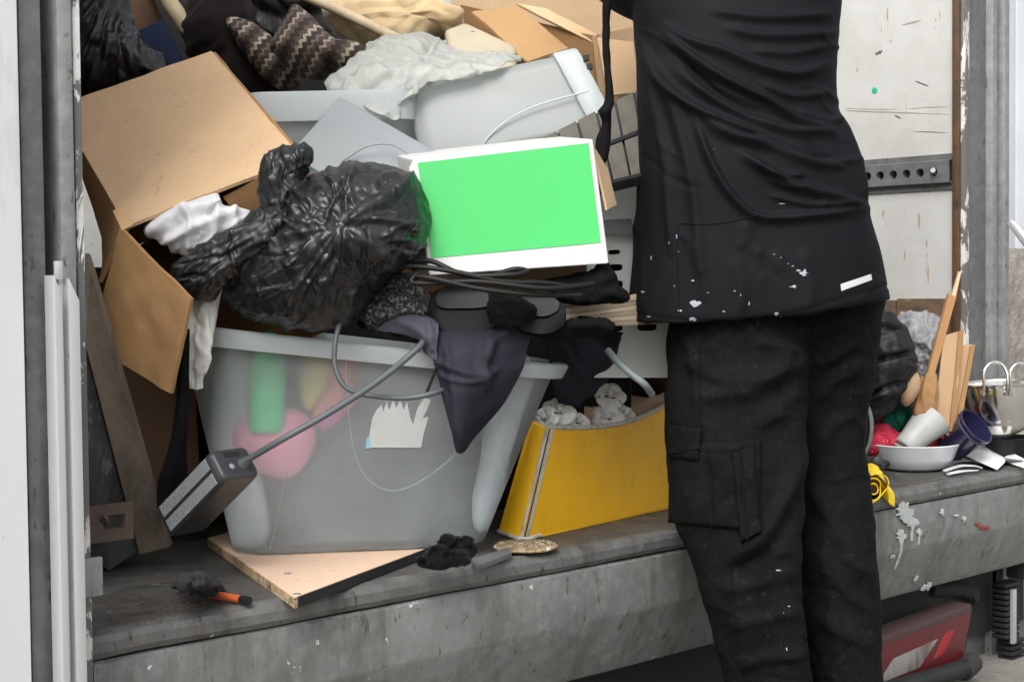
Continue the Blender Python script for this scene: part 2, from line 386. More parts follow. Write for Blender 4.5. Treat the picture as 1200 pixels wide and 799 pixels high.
# rear sill: folded steel profile run along X (Y, Z): rolled lip, face, fold, under panel
def sill_profile():
    p = [(.262, DECK), (.03, DECK)]
    for a in np.linspace(90, 250, 8): p.append((.018+.018*math.cos(math.radians(a+0))*-1*-1, DECK-.018+.018*math.sin(math.radians(a))))
    return p
X0, X1 = -.0, 2.95
prof = [(.030, DECK), (.016, DECK), (.006, DECK-.004), (.001, DECK-.012), (.001, DECK-.026), (.006, DECK-.034), (.016, DECK-.037),
        (.030, DECK-.037)]
xs = np.linspace(X0, X1, 160); V = []; n = len(prof)
for x in xs:
    for (y, z) in prof: V.append((x, y, z))
V = np.array(V); e = V[:, 1] < .03
V[:, 2] += np.where(e, .0022*noise3(V*[1, 0, 0], 5, 3)+.0012*noise3(V, 24, 4), 0); V[:, 1] += np.where(e, .002*noise3(V*[1, 0, 0], 9, 8), 0)
mk('deck_lip', V, [tuple(f) for f in gridF(len(xs), n, cv=True)]+[tuple(range(n)), tuple(range(len(V)-n, len(V)))], lip_m, truck, True, 30)
box('deck_plate', (X0, .0302, DECK-.036), (X1, .2602, DECK-.0008), deck_m, truck, .001)
prof = [(.03, DECK-.0374), (.010, DECK-.0382), (.005, DECK-.042), (.003, DECK-.128), (.006, DECK-.136), (.045, DECK-.238), (.052, DECK-.246), (.10, DECK-.25), (.10, DECK-.0374)]
zs = []; V = []; n = len(prof); xs = np.linspace(X0+.012, X1, 200)
for x in xs:
    for (y, z) in prof: V.append((x, y, z))
V = np.array(V); e = V[:, 1] < .055
V[:, 1] += np.where(e, .003*noise3(V, 3.5, 13)+.0015*noise3(V, 12, 14), 0)
mk('sill_face', V, [tuple(f) for f in gridF(len(xs), n, cv=True)]+[tuple(range(n)), tuple(range(len(V)-n, len(V)))], sill_m, truck, True, 25)
box('sill_end_plate', (-.012, .004, DECK-.30), (.010, .27, DECK-.006), sill_m, truck, .003)
box('sill_web', (.26, .12, DECK-.060), (X1, .24, DECK-.0375), under_m, truck, .002)
# paint splashes on the sill: thin irregular films
def splash(name, px, py, r, seed, mat, parent, Y=-.001, drip=0, n=22, asp=1.0):
    rnd = random.Random(seed); P = []
    for k in range(n):
        a = 2*math.pi*k/n; q = r*(0.62+.6*rnd.random()); P.append((px+q*math.cos(a), py+asp*q*math.sin(a)))
    if drip: P = P[:n//4-2]+[(px+r*.12, py+drip*.35), (px+r*.02, py+drip*.8), (px-r*.12, py+drip), (px-r*.22, py+drip*.9), (px-r*.16, py+drip*.4)]+P[n//4+3:]
    P = cr(P, len(P)*4, True)
    W = []
    for q in P:
        p = atY(q[0], q[1], Y)
        if p[2] < DECK-.136: p[1] = Y+(DECK-.136-p[2])*.40
        W.append(p)
    c = np.mean(W, 0); V = [c+[0, -.0012, 0]]+W+[p+np.array([0, .004, 0]) for p in W]; m = len(W)
    Fc = [(0, 1+i, 1+(i+1) % m) for i in range(m)]+[(1+i, 1+m+i, 1+m+(i+1) % m, 1+(i+1) % m) for i in range(m)]
    return mk(name, V, Fc, mat, parent, False)
splat_m = M('dried_pale_paint', (.42, .45, .435), .6); splat_m.vary(90, .25); splat_m = splat_m.m
splat_r = M('dried_red_paint', (.20, .035, .022), .6).m
for (px, py, r, dr, asp) in [(1061, 600, 9, 0, 1.3), (1057, 628, 5, 40, 1.5), (1070, 612, 7, 22, 1.3), (1078, 624, 3, 14, 1.6), (1131, 608, 2.5, 4, 1.2), (1108, 690, 3, 0, 1.8), (1102, 692, 2.5, 0, 1.6), (1088, 680, 2, 0, 2), (1122, 604, 2.5, 0, .6), (1105, 600, 2, 0, 2), (1048, 652, 2.5, 0, 1)]:
    splash('paint_splash', px, py, r, int(px*7+py), splat_m, truck, drip=dr, asp=asp)
splash('paint_splash', 1154, 618, 6, 5, splat_r, truck, asp=.45); splash('paint_splash', 1146, 614, 2.5, 9, splat_r, truck, asp=1.1)

# corner posts (vertical rolled sections), from under the deck up
TOP = 2.75
def vpost(name, x0, x1, y0, y1, mat, z0=.02, z1=TOP, bev=.004): return box(name, (x0, y0, z0), (x1, y1, z1), mat, truck, bev)
def xa(px, Y): return float(atY(px, 300, Y)[0])
vpost('body_panel', -.55, xa(27, -.07), -.07, .05, white_m)
vpost('corner_post', xa(27.5, -.055), xa(54, -.055), -.055, .10, galv_post)
vpost('track_back', xa(54, .0)-.01, xa(76, .0), .01, .06, under_m)  # near-black strip, shade of the deep track slot put into its colour
vpost('track_channel', xa(72, -.05), xa(90, -.05), -.05, .09, galv)
vpost('paint_edge', xa(90.3, -.042), xa(100, -.042), -.042, -.014, flake_m)
# bright extruded guide strip standing in the left channel: two flanges and a web, cut at a slant
g0, g1, g2, g3 = xa(61, -.09), xa(70, -.09), xa(78, -.09), xa(90, -.09); gz = float(atY(75, 322, -.09)[2])
bm = bmesh.new()
for (a, b, t) in ((g0, g1, .0), (g2, g3, -.004)):
    prism(bm, [(a, -.095, .02), (b, -.095, .02), (b, -.095, gz-.028+t), (a, -.095, gz+t), ], (0, .028, 0), .0012)
from_bm('guide_strip', bm, alu, truck, False, 30)
bm = bmesh.new(); box_aa(bm, (g1, -.08, .02), (g2, -.074, gz-.012), .0006); from_bm('strip_web', bm, alu, truck, False, 30)
bm = bmesh.new(); box_aa(bm, (g0+.004, -.091, gz-.006), (g1+.003, -.085, gz+.017), .001); from_bm('strip_tongue', bm, alu, truck, False, 30)
# rusty latch plate with a slot, and the small galvanised foot bracket
q0 = atY(97, 594, -.02); q1 = atY(155, 630, -.02)
bm = bmesh.new(); x0, x1, z0, z1 = q0[0], q1[0], q1[2], q0[2]; xm0, xm1 = x0+.028, x1-.012; zm0, zm1 = z0+.016, z1-.014
for (a, b, c, d) in ((x0, xm0, z0, z1), (xm1, x1, z0, z1), (xm0, xm1, z0, zm0), (xm0, xm1, zm1, z1)): box_aa(bm, (a, -.024, c), (b, -.016, d))
from_bm('latch_plate', bm, rust_m, truck)
tube('latch_pin', [atY(117, 612, -.02), atY(123, 606, -.03), atY(126, 611, -.03), atY(122, 617, -.02)], .0028, rust_m, truck, ns=8)
box('foot_bracket', tuple(atY(91, 702, -.05)), tuple(atY(117, 651, -.042)), galv, truck, .002)

# right corner
zr = [float(atY(1140, y, .2)[2]) for y in (0, 500)]
vpost('rusted_edge', RX-.004, RX+.010, .180, .1985, rust_edge, z0=DECK)
vpost('paint_edge', RX+.0102, RX+.036, .172, .198, flake_m, z0=DECK)
vpost('track_channel', RX+.036, RX+.125, .178, .30, galv_post)
vpost('track_lip', RX+.125, RX+.150, .160, .30, galv)
vpost('track_back', RX+.150, RX+.175, .22, .30, black_r)  # black strip stands in for the shade in the deep slot
vpost('body_panel', RX+.175, RX+.20, .155, .30, galv, z0=.02)
# inside walls, with the perforated load rail and kick planks on the right wall
box('wall', (RX+.007, .199, DECK), (RX+.05, 4.3, TOP), wallw, truck, .002)
box('wall', (LX-.12, .285, DECK), (LX-.08, 4.3, TOP), wallw, truck, .002)
box('bulkhead', (LX-.12, 4.3, DECK), (RX+.05, 4.36, TOP), wallw, truck, .002)
KZ = .950
for k in range(9): box('kick_plank', (RX-.012, .20+k*.155, DECK), (RX+.0068, .20+k*.155+.152, KZ-.004*(k % 2)), plank_m, truck, .002)
# load rail: hat section with punched round holes
rz0, rz1 = 1.222, 1.312; rail = empty('load_rail', (RX, .9, rz0)); rail.parent = truck; rail.location -= truck.location
ry0, ry1 = .20, 1.6
bm = bmesh.new(); box_aa(bm, (RX+.002, ry0, rz0), (RX+.0068, ry1, rz0+.022), .001); box_aa(bm, (RX+.002, ry0, rz1-.022), (RX+.0068, ry1, rz1), .001); from_bm('rail_flange', bm, galv_post, rail)
pitch = .039; hr = .0115; yc = .245; nh = int((ry1-yc)/pitch); zc = (rz0+rz1)/2; V = []; Fc = []; xf = RX-.012; NS = 16
zb, zt = rz0+.018, rz1-.018
for h in range(nh):
    cy = yc+h*pitch+.0; y0, y1 = (ry0 if h == 0 else cy-pitch/2), (ry1 if h == nh-1 else cy+pitch/2); b = len(V)
    for k in range(NS):
        a = 2*math.pi*k/NS+math.pi/4; V.append((xf, cy+hr*math.cos(a), zc+hr*math.sin(a)))
    for k in range(NS):
        a = 2*math.pi*k/NS+math.pi/4; s = 1/max(abs(math.cos(a)), abs(math.sin(a))); sy = (y1-cy if math.cos(a) > 0 else cy-y0)
        V.append((xf, cy+sy*math.cos(a)*s, zc+(zt-zc)*math.sin(a)*s))
    for k in range(NS):
        a = 2*math.pi*k/NS+math.pi/4; V.append((xf+.016, cy+hr*math.cos(a), zc+hr*math.sin(a)))
    for k in range(NS): Fc.append((b+k, b+(k+1) % NS, b+NS+(k+1) % NS, b+NS+k)); Fc.append((b+k, b+(k+1) % NS, b+2*NS+(k+1) % NS, b+2*NS+k))
b = len(V); V += [(xf, ry0, zt), (xf, ry1, zt), (RX+.004, ry1, zt+.004), (RX+.004, ry0, zt+.004), (xf, ry0, zb), (xf, ry1, zb), (RX+.004, ry1, zb-.004), (RX+.004, ry0, zb-.004)]
Fc += [(b, b+1, b+2, b+3), (b+4, b+5, b+6, b+7)]
mk('rail_face', V, Fc, galv_post, rail, False)
box('rail_back', (RX+.0045, ry0, rz0+.02), (RX+.0066, ry1, rz1-.02), under_m, rail, 0)
tube('bolt', [(RX-.022, .240, zc+.004), (RX-.010, .245, zc)], [.007, .007], galv, rail, ns=6, smoothpath=False)
mk('paint_mark', *lathe([(0.0001, .0012), (.007, .001), (.009, 0)], (RX+.0068, .43, 1.49), (-1, 0, 0), 10), M('green_paint', (.02, .35, .22), .6).m, truck, False)

scf = M('brown_scuff', (.30, .26, .21), .8).m; scd = M('dark_scuff', (.10, .09, .08), .8).m
for i, (px, py, L_, h_, a_) in enumerate(((1050, 132, 120, 1.6, .035), (1088, 126, 50, 1.2, -.06), (1020, 128, 60, 1.0, .02), (1030, 62, 10, 4, -.5), (1068, 27, 26, 2.2, -.25), (1080, 98, 18, 2.0, .35), (1052, 137, 9, 2, .5), (1077, 258, 3, 26, 0), (1060, 300, 2, 14, .1), (1090, 155, 40, 1.0, .03), (1040, 18, 2, 16, 0), (1086, 285, 2, 12, .0), (1035, 250, 3, 10, 0))):
    rnd_ = random.Random(i); P = []
    for k in range(14):
        t = 2*math.pi*k/14; x, y = math.cos(t)*L_/2*(.8+.3*rnd_.random()), math.sin(t)*h_/2*(.5+.8*rnd_.random()); P.append((px+x*math.cos(a_)-y*math.sin(a_), py+x*math.sin(a_)+y*math.cos(a_)))
    W = []
    for q in P:
        r = RGT*((q[0]-600)/F_PX)-UPV*((q[1]-399.5)/F_PX)+FWD; p = CAM+r*((RX+.0064-CAM[0])/r[0]); W.append(p)
    W = np.array(W)
    if W[:, 1].min() < .202: W[:, 1] = np.maximum(W[:, 1], .202)
    V = np.vstack([W, W+[.002, 0, 0]]); mk('scuff_mark', V, [tuple(range(14)), tuple(range(27, 13, -1))]+[(k, (k+1) % 14, 14+(k+1) % 14, 14+k) for k in range(14)], scd if i in (3, 5, 6, 9) else scf, truck, False)
# underneath: chassis beam, tail light, bumper tube, drag chain
box('chassis_beam', (.2, .16, .10), (2.75, .30, .285), under_m, truck, .006)
box('chassis_rail', (.3, .45, .18), (2.5, .6, .45), under_m, truck, .006)
lr = M('red_lens', (.10, .008, .011), .4, coat=.1); lr.mix(lr.ramp(lr.noise(40, 6, .7), .45, .7, 0, .7), (.05, .012, .012)).bump(lr.noise(90, 3), .2); lr = lr.m
lw = M('grubby_clear_lens', (.22, .205, .195), .4); lw.mix(lw.ramp(lw.noise(22, 6, .7, (1, 1, .2)), .48, .62, 0, .8), (.10, .07, .06)); lw = lw.m
tl = empty('tail_light', tuple(atY(1085, 795, .06))); tl.parent = truck; tl.location -= truck.location
a, b_, c, d_ = (atY(x, y, .05) for x, y in ((985, 772), (1140, 714), (1128, 775), (985, 822)))
bm = bmesh.new(); prism(bm, [a, b_, c, d_], (0, .05, 0), .006, 3); from_bm('lens', bm, lr, tl, True, 40)
a, b_, c, d_ = (atY(x, y, .0485) for x, y in ((1048, 771), (1100, 748), (1078, 782), (1028, 802)))
bm = bmesh.new(); prism(bm, [a, b_, c, d_], (0, .01, 0), .002); from_bm('reversing_lens', bm, lw, tl, True, 40)
a, b_, c, d_ = (atY(x, y, .0485) for x, y in ((1108, 742), (1119, 737), (1107, 766), (1095, 772)))
bm = bmesh.new(); prism(bm, [a, b_, c, d_], (0, .01, 0), .002); from_bm('indicator_lens', bm, M('bright_red_lens', (.26, .014, .016), .3).m, tl, True, 40)
a, b_, c, d_ = (atY(x, y, .048) for x, y in ((985, 764), (1138, 707), (1140, 716), (985, 774)))
bm = bmesh.new(); prism(bm, [a, b_, c, d_], (0, .06, 0), .003); from_bm('light_hood', bm, M('dusty_red_plastic', (.06, .032, .032), .7).m, tl, True, 40)
tube('bumper_tube', [atY(1138, 780, .03), atY(1000, 822, .03), atY(700, 915, .03)], .022, black_r, truck, n=20, ns=14)
tube('bumper_end', [atY(1140, 775, .035), atY(1128, 786, .03)], .025, under_m, truck, n=6, ns=14)
tube('spring_arm', [atY(1090, 690, .16), atY(1125, 690, .14), atY(1140, 696, .14), atY(1136, 702, .14)], .018, under_m, truck, ns=10)
for k in range(17):
    y = 684+k*6.6; sh = 0 if y < 745 else 7
    p = atY(1183+sh, y, .10); box('chain_link', (p[0]-.034, .09, p[2]-.0058), (p[0]+.034, .13, p[2]+.0046), black_r, truck, .003)
p = atY(1187, 690, .085); q = atY(1191, 752, .085); box('chain_strip', (p[0]-.006, .08, q[2]), (p[0]+.010, .0895, p[2]), alu, truck, .001)
p = atY(1197, 640, .09); box('bracket', (p[0]-.005, .08, .24), (p[0]+.05, .13, DECK-.04), under_m, truck, .003)
yl = M('yellow_cap_plastic', (.45, .36, .05), .5).m
c = atZ(1161, 718, .04); V, Fc = lathe([(.0001, .07), (.05, .07), (.055, .06), (.055, .0), (.0001, 0)], c, (0, 0, 1), 20)
tag(mk('paint_tub', V, Fc, yl, None, True, 40), 'round yellow paint tub standing on the ground behind the drag chain', 'tub')
# ------------------------------------------------------------------ shared materials for the load
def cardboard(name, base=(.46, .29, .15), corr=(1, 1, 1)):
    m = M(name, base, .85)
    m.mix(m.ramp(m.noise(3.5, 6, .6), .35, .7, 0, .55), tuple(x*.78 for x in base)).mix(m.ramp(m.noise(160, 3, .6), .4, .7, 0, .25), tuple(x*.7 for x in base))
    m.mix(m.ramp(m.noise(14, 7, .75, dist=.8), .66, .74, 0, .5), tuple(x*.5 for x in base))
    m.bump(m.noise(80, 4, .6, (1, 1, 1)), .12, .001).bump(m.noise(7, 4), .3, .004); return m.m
card = cardboard('cardboard', (.60, .405, .235)); card_d = cardboard('dark_cardboard', (.30, .165, .065)); card_dd = cardboard('gap_dark_cardboard', (.10, .06, .03)); card_p = cardboard('pale_cardboard', (.47, .33, .20))
tape_m = M('packing_tape', (.50, .31, .15), .4, coat=.2).m
def frosted(name, tint=(.74, .78, .79), see=.5, rough=.32, dif=(.62, .66, .67)):
    """thin frosted polypropylene: part blurred see-through, part scattered"""
    m = M(name, dif, .35, spec=.4)
    nt = m.nt; out = [x for x in nt.nodes if x.type == 'OUTPUT_MATERIAL'][0]
    rf = m.n('BsdfRefraction'); rf.inputs['Color'].default_value = (*tint, 1); rf.inputs['IOR'].default_value = 1.06; rf.inputs['Roughness'].default_value = rough
    tr = m.n('BsdfTranslucent'); tr.inputs['Color'].default_value = (*dif, 1)
    a = m.n('MixShader'); a.inputs[0].default_value = .4; m.L(m.b.outputs[0], a.inputs[1]); m.L(tr.outputs[0], a.inputs[2])
    b = m.n('MixShader'); m.L(m.ramp(m.noise(2.5, 4), .3, .7, see-.07, see+.07), b.inputs[0]); m.L(a.outputs[0], b.inputs[1]); m.L(rf.outputs[0], b.inputs[2])
    m.L(b.outputs[0], out.inputs['Surface'])
    m.mix(m.ramp(m.noise(20, 7, .7, (1, 1, .5)), .62, .75, 0, .35), tuple(x*.6 for x in dif)); m.bump(m.noise(18, 3), .1, .002)
    return m.m
frost = frosted('frosted_plastic', see=.66, rough=.27, tint=(.92, .96, .98), dif=(.76, .81, .83)); frost2 = frosted('cloudy_plastic', see=.34, dif=(.56, .59, .58)); frost_g = frosted('greyblue_plastic', see=.25, dif=(.44, .475, .49))
rim_m = frosted('frosted_rim_plastic', see=.10, dif=(.66, .71, .71)); sheet_m = frosted('thin_polythene', see=.42, rough=.15, dif=(.74, .745, .70)); frost_c = frosted('milky_plastic', see=.12, dif=(.66, .69, .67))
def fabric(name, base, rough=.9, weave=420, fuzz=.3, amt=.25):
    m = M(name, base, rough, spec=.25 if max(base) > .1 else .10); m.b.inputs['Sheen Weight'].default_value = fuzz if max(base) > .2 else fuzz*.12; m.b.inputs['Sheen Roughness'].default_value = .5
    m.mix(m.ramp(m.noise(9, 6, .65), .35, .7, 0, .8), tuple(x*(1-amt) for x in base)); m.bump(m.noise(weave, 3, .6), .25, .0008); return m.m
black_f = fabric('black_cotton', (.006, .0062, .007), amt=.4, fuzz=0)
dark_j = fabric('charcoal_jacket_lining', (.022, .022, .031), rough=.65, weave=600, fuzz=0)
white_f = fabric('white_cotton', (.66, .66, .68), weave=300, amt=.08); cream_f = fabric('cream_cloth', (.56, .42, .24), weave=200); offw_f = fabric('off_white_cloth', (.62, .62, .58), weave=300, amt=.12)
bag_m = M('black_bin_liner', (.010, .0105, .0115), .33, spec=.5); bag_m.rough(bag_m.ramp(bag_m.noise(9, 4), .3, .7, .31, .46)); bag_m.bump(bag_m.crease(11, 6, (1, 1, .7), 1.2), .9, .010).bump(bag_m.crease(34, 5, (1.2, 1, .6), 1.5), .6, .004); bag_m = bag_m.m
plast_w = M('white_polythene', (.60, .605, .575), .42, spec=.4); plast_w.vary(5, .1); plast_w.b.inputs['Subsurface Weight'].default_value = 0; plast_w = plast_w.m
blackpl = M('black_plastic', (.010, .0105, .0115), .5, spec=.25); blackpl.mix(blackpl.ramp(blackpl.noise(60, 5, .7), .5, .75, 0, .5), (.04, .04, .042)); blackpl = blackpl.m
cable_m = M('grey_cable', (.075, .085, .09), .5).m; cable_b = M('black_cable', (.005, .005, .005), .55, spec=.3).m

# ------------------------------------------------------------------ laminated chipboard panel lying under the clear bin
ZP = DECK+.016
pan = empty('chipboard_panel', tuple(atZ(380, 670, DECK)), 'beige laminated chipboard panel with black edging lying flat under the clear bin', 'panel')
pf = atZ(345, 700, ZP); pl = atZ(243, 630, ZP); pr = atZ(500, 642, ZP); pb = pl+pr-pf
chip = M('raw_chipboard', (.34, .23, .12), .95); chip.mix(chip.ramp(chip.noise(160, 5, .7), .4, .6), (.52, .40, .25)).mix(chip.ramp(chip.noise(60, 6, .7), .56, .66), (.10, .06, .03)).bump(chip.noise(150, 5), .8, .003)
lam = M('beige_laminate', (.70, .50, .36), .45); lam.mix(lam.ramp(lam.noise(50, 6, .7), .66, .72, 0, .6), (.30, .20, .13)).vary; lam = lam.m
dn = np.array([0, 0, -1.0])
bm = bmesh.new(); prism(bm, [p+dn*.0012 for p in (pf, pr, pb, pl)], dn*.0150, .0008); from_bm('chipboard_core', bm, chip.m, pan)
ins = lambda p: p+(np.mean([pf, pr, pb, pl], 0)-p)*.004
bm = bmesh.new(); prism(bm, [ins(p) for p in (pf, pr, pb, pl)], dn*.0012, .0003); from_bm('laminate', bm, lam, pan)
nrm = np.cross(pr-pf, [0, 0, 1.0]); nrm /= np.linalg.norm(nrm); nrm = -nrm if nrm@(pb-pf) > 0 else nrm
bm = bmesh.new(); prism(bm, [pf+dn*.0005+(pr-pf)*.02, pr+dn*.0005, pr+dn*.0155, pf+dn*.0155+(pr-pf)*.02], nrm*.0022, .0004); from_bm('edge_band', bm, black_r, pan)
for (x, y) in ((337, 672), (348, 696)):
    V, Fc = lathe([(.0001, .0012), (.0055, .0012), (.0062, .0)], atZ(x, y, ZP), (0, 0, 1), 18); mk('cam_cap', V, Fc, galv, pan, True, 40)

# ------------------------------------------------------------------ big clear storage bin
def rrect(x0, x1, y0, y1, r, n=10):
    P = []
    for cx, cy, a0 in ((x1-r, y0+r, -90), (x1-r, y1-r, 0), (x0+r, y1-r, 90), (x0+r, y0+r, 180)):
        for a in np.linspace(a0, a0+90, n): P.append((cx+r*math.cos(math.radians(a)), cy+r*math.sin(math.radians(a))))
    return P
B0 = atZ(298, 651, ZP+.001); B1 = atZ(574, 640, ZP+.001); e1 = (B1-B0)/np.linalg.norm(B1-B0); e2 = np.array([-e1[1], e1[0], 0]); WB = np.linalg.norm(B1-B0)
BH = .352
def bloc(x, y, z): return B0+e1*x+e2*y+np.array([0, 0, z])
def bring(t, grow=0.0, n=10):
    x0, x1 = -.035-.085*t-grow, WB+.136*t+grow; y0, y1 = -.045*t-grow, .31+.05*t+grow; r = .07+.07*t+grow
    zz = BH*t
    return [bloc(x, y, zz+t*(.018-.05*(x/WB))) for x, y in rrect(x0, x1, y0, y1, r, n)]
bin_ = empty('storage_bin', tuple(bloc(WB/2, .15, 0)), 'large clear plastic storage bin full of junk with torn label on its front', 'storage bin')
rings = [bring(t) for t in (0, .012, .05, .2, .35, .5, .65, .8, .93, .97)]
rings[0] = [np.mean(rings[0], 0)+(p-np.mean(rings[0], 0))*.97 for p in rings[0]]
nr = len(rings[0]); V = np.vstack(rings); Fc = [tuple(f) for f in gridF(len(rings), nr, cv=True)]+[tuple(range(nr))]
mk('bin_wall', V, Fc, frost, bin_, True, 60)
rr = [bring(.965, .0), bring(.968, .016), bring(.93, .019), bring(.932, .016), bring(.99, .014), bring(1.0, .012), bring(1.0, .001), bring(.985, -.001)]
rr = [bring(.925, .001), bring(.915, .014), bring(.918, .019), bring(.985, .021), bring(1.0, .016), bring(1.0, .002), bring(.985, -.002), bring(.93, -.002)]
V = np.vstack(rr); mk('rim', V, [tuple(f) for f in gridF(len(rr), nr, True, True)], rim_m, bin_, True, 50)
# front plane of the bin, for things fixed to it
fp0, fp1, fp2 = bloc(.05, 0, 0), bloc(WB-.05, 0, 0), bloc(.2, -.045, BH)
fn = np.cross(fp1-fp0, fp2-fp0); fn /= np.linalg.norm(fn); fn = -fn if fn@HEAD > 0 else fn
def onbin(px, py, off=.0015):
    r = RGT*((px-600)/F_PX)-UPV*((py-399.5)/F_PX)+FWD
    return CAM+r*((fp0-CAM)@fn/(r@fn))+fn*off
tube('embossed_line', [onbin(*p, .0) for p in ((405, 400), (406, 440), (409, 490), (417, 535), (432, 562), (455, 574), (480, 570), (510, 552), (533, 532), (560, 500), (590, 450), (606, 415))], .0010, frost2, bin_, ns=8, n=90)
tube('mould_line', [onbin(*p, .0) for p in ((316, 644), (327, 597), (336, 552))], .0008, frost2, bin_, ns=6)
lab = [(430, 524), (436, 490), (441, 480), (447, 474), (449, 482), (453, 470), (456, 480), (461, 468), (464, 478), (469, 469), (473, 480), (477, 471), (481, 490), (484, 497), (489, 478), (497, 466), (505, 468), (500, 480), (495, 490), (502, 488), (497, 505), (493, 524)]
paper = M('torn_paper_label', (.46, .48, .47), .85); paper.mix(paper.ramp(paper.noise(60, 6, .7), .45, .7, 0, .6), (.42, .44, .43)).bump(paper.noise(120, 5), .5, .001)
bm = bmesh.new(); prism(bm, [onbin(x, y, .0024) for x, y in lab], -fn*.0014); bmesh.ops.triangulate(bm, faces=bm.faces[:]); from_bm('torn_label', bm, paper.m, bin_)
bm = bmesh.new(); prism(bm, [onbin(x, y, .0028) for x, y in ((428, 525), (430, 512), (433, 512), (434, 525))], -fn*.0018); from_bm('label_stub', bm, M('pale_blue_paper', (.22, .45, .55), .8).m, bin_)
# what shows through the bin
def inside(name, label, cat, V, Fc, mat): return tag(mk(name, V, Fc, mat, None, True, 60), label, cat)
g_ = M('green_bottle_plastic', (.02, .62, .20), .35).m
c = at(312, 505, 2.555); V, Fc = lathe([(.0001, 0), (.026, 0), (.030, .01), (.030, .105), (.024, .13), (.012, .145), (.012, .165), (.0001, .168)], c+[0, 0, -.0], (.05, 0, 1), 28)
inside('bottle', 'green plastic bottle seen blurred through the clear bin wall', 'bottle', V, Fc, g_)
pk = M('pink_plush', (.85, .25, .36), .9).m; mg = M('magenta_cloth', (.45, .04, .22), .8).m; ye = M('yellow_plastic', (.62, .50, .10), .5).m; sal = M('salmon_cloth', (.65, .20, .14), .8).m
V, Fc = blob([(270, 505), (300, 475), (345, 478), (370, 500), (365, 535), (340, 558), (310, 556), (280, 535)], 2.59, .045, .04, 40, 24); V += .004*noise3(V, 30, 3)[:, None]; inside('soft_toy', 'pink soft toy pressed against the inside of the clear bin', 'soft toy', V, Fc, pk)
V, Fc = blob([(350, 440), (362, 415), (385, 412), (392, 440), (380, 470), (358, 478)], 2.585, .03, .03, 30, 18); inside('plastic_cup', 'yellow plastic cup blurred behind the clear bin wall', 'cup', V, Fc, ye)
V, Fc = blob([(382, 450), (390, 415), (414, 410), (418, 440), (410, 470), (372, 495), (366, 480)], 2.575, .025, .03, 40, 20); V += .004*noise3(V, 40, 5)[:, None]; inside('pouch', 'salmon and magenta pouch blurred behind the clear bin wall', 'pouch', V, Fc, sal)
V, Fc = blob([(370, 478), (412, 455), (420, 468), (380, 505)], 2.565, .012, .02, 30, 16); inside('ribbon', 'dark magenta ribbon under the salmon pouch in the bin', 'ribbon', V, Fc, mg)
V, Fc = blob([(272, 470), (282, 430), (292, 470), (290, 520), (278, 520)], 2.60, .02, .02, 30, 16); inside('scarf', 'lilac scarf beside the green bottle in the clear bin', 'scarf', V, Fc, M('lilac_cloth', (.42, .22, .36), .9).m)
V = np.vstack([[bloc(x, y, z) for x, y in rrect(a0, a1, b0, .27, .06)] for (a0, a1, b0, z) in ((.05, WB-.07, .05, .012), (.05, WB-.06, .042, .06), (.09, WB-.04, .036, .14), (.16, WB-.03, .030, .20), (.20, WB-.01, .030, .26), (.24, WB-.01, .06, .30))])
V += (.012*noise3(V, 11, 3)+.006*noise3(V, 30, 4))[:, None]; nr = 40
inside('folded_clothes', 'dark grey folded clothes filling the clear bin', 'clothes', V, [tuple(f) for f in gridF(6, nr, cv=True)]+[tuple(range(nr)), tuple(range(5*nr, 6*nr))], fabric('dark_grey_cloth', (.06, .066, .08)))

for (pts, dd, lab) in (([(262, 420), (285, 400), (300, 440), (305, 540), (318, 620), (290, 640), (268, 610), (252, 500)], 2.60, 'added pale filler behind the green bottle that brightens the bin corner'), ([(580, 425), (622, 420), (608, 480), (580, 570), (562, 618), (552, 605), (562, 520)], 2.68, 'added pale filler that brightens the bin end next to the yellow box')):
    V, Fc = blob(pts, dd, .03, .05, 60, 30); V += vn_any(V, Fc)*(.006*noise3(V, 12, 3))[:, None]; inside('pale_filler', lab, 'pale_filler', V, Fc, fabric('pale_filler_cloth', (.55, .57, .57)))  # pale fillers added to brighten the bin corners through the wall
# ------------------------------------------------------------------ big cardboard box, tipped back and gaping
D_, C_, Bk = at(147, 264, 2.40), at(354, 185, 2.50), at(248, 60, 2.90); A_ = D_+(Bk-C_)
dc = C_-D_; da = A_-D_; e3 = np.cross(dc, da); e3 /= np.linalg.norm(e3); e3 = -e3 if e3[2] > 0 else e3; HB = .33
bx = empty('cardboard_box', tuple(np.mean([D_, C_, Bk, A_], 0)+e3*HB), 'large brown cardboard box tipped back with white linen spilling from its open side', 'box')
def rough_panel(name, quad, th, mat, parent, wob=.003, n=26, seed=1, corr=0.0, per=.011):
    """corrugated board panel: slightly bowed, soft edges"""
    a, b, c, d = [np.asarray(p, float) for p in quad]; net = [[a+(b-a)*t for t in (0, .5, 1)], [(a+d)/2+((b+c)/2-(a+d)/2)*t for t in (0, .5, 1)], [d+(c-d)*t for t in (0, .5, 1)]]
    V, Fc = sheet(net, n, n, th, lambda P: wob*noise3(P, 7, seed)+wob*.35*noise3(P, 26, seed+1)+(corr*(np.abs(noise3(P*np.array([.35, .35, .35])+((P-a)@((d-a)/np.linalg.norm(d-a))/per*.5)[:, None]*np.array([0, 0, 1.0]), 1.0, seed))) if corr else 0)); return mk(name, V, Fc, mat, parent, True, 50)
rough_panel('panel', (A_, Bk, C_, D_), .006, card, bx, .0035, 60)  # top light put into this paler board, the sides use a darker one
lo = lambda p, k=1.0: p+e3*HB*k
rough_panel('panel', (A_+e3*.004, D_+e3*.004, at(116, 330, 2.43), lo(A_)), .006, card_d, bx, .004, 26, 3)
rough_panel('panel', (C_+e3*.004, Bk+e3*.004, lo(Bk), lo(C_)), .006, card_d, bx)
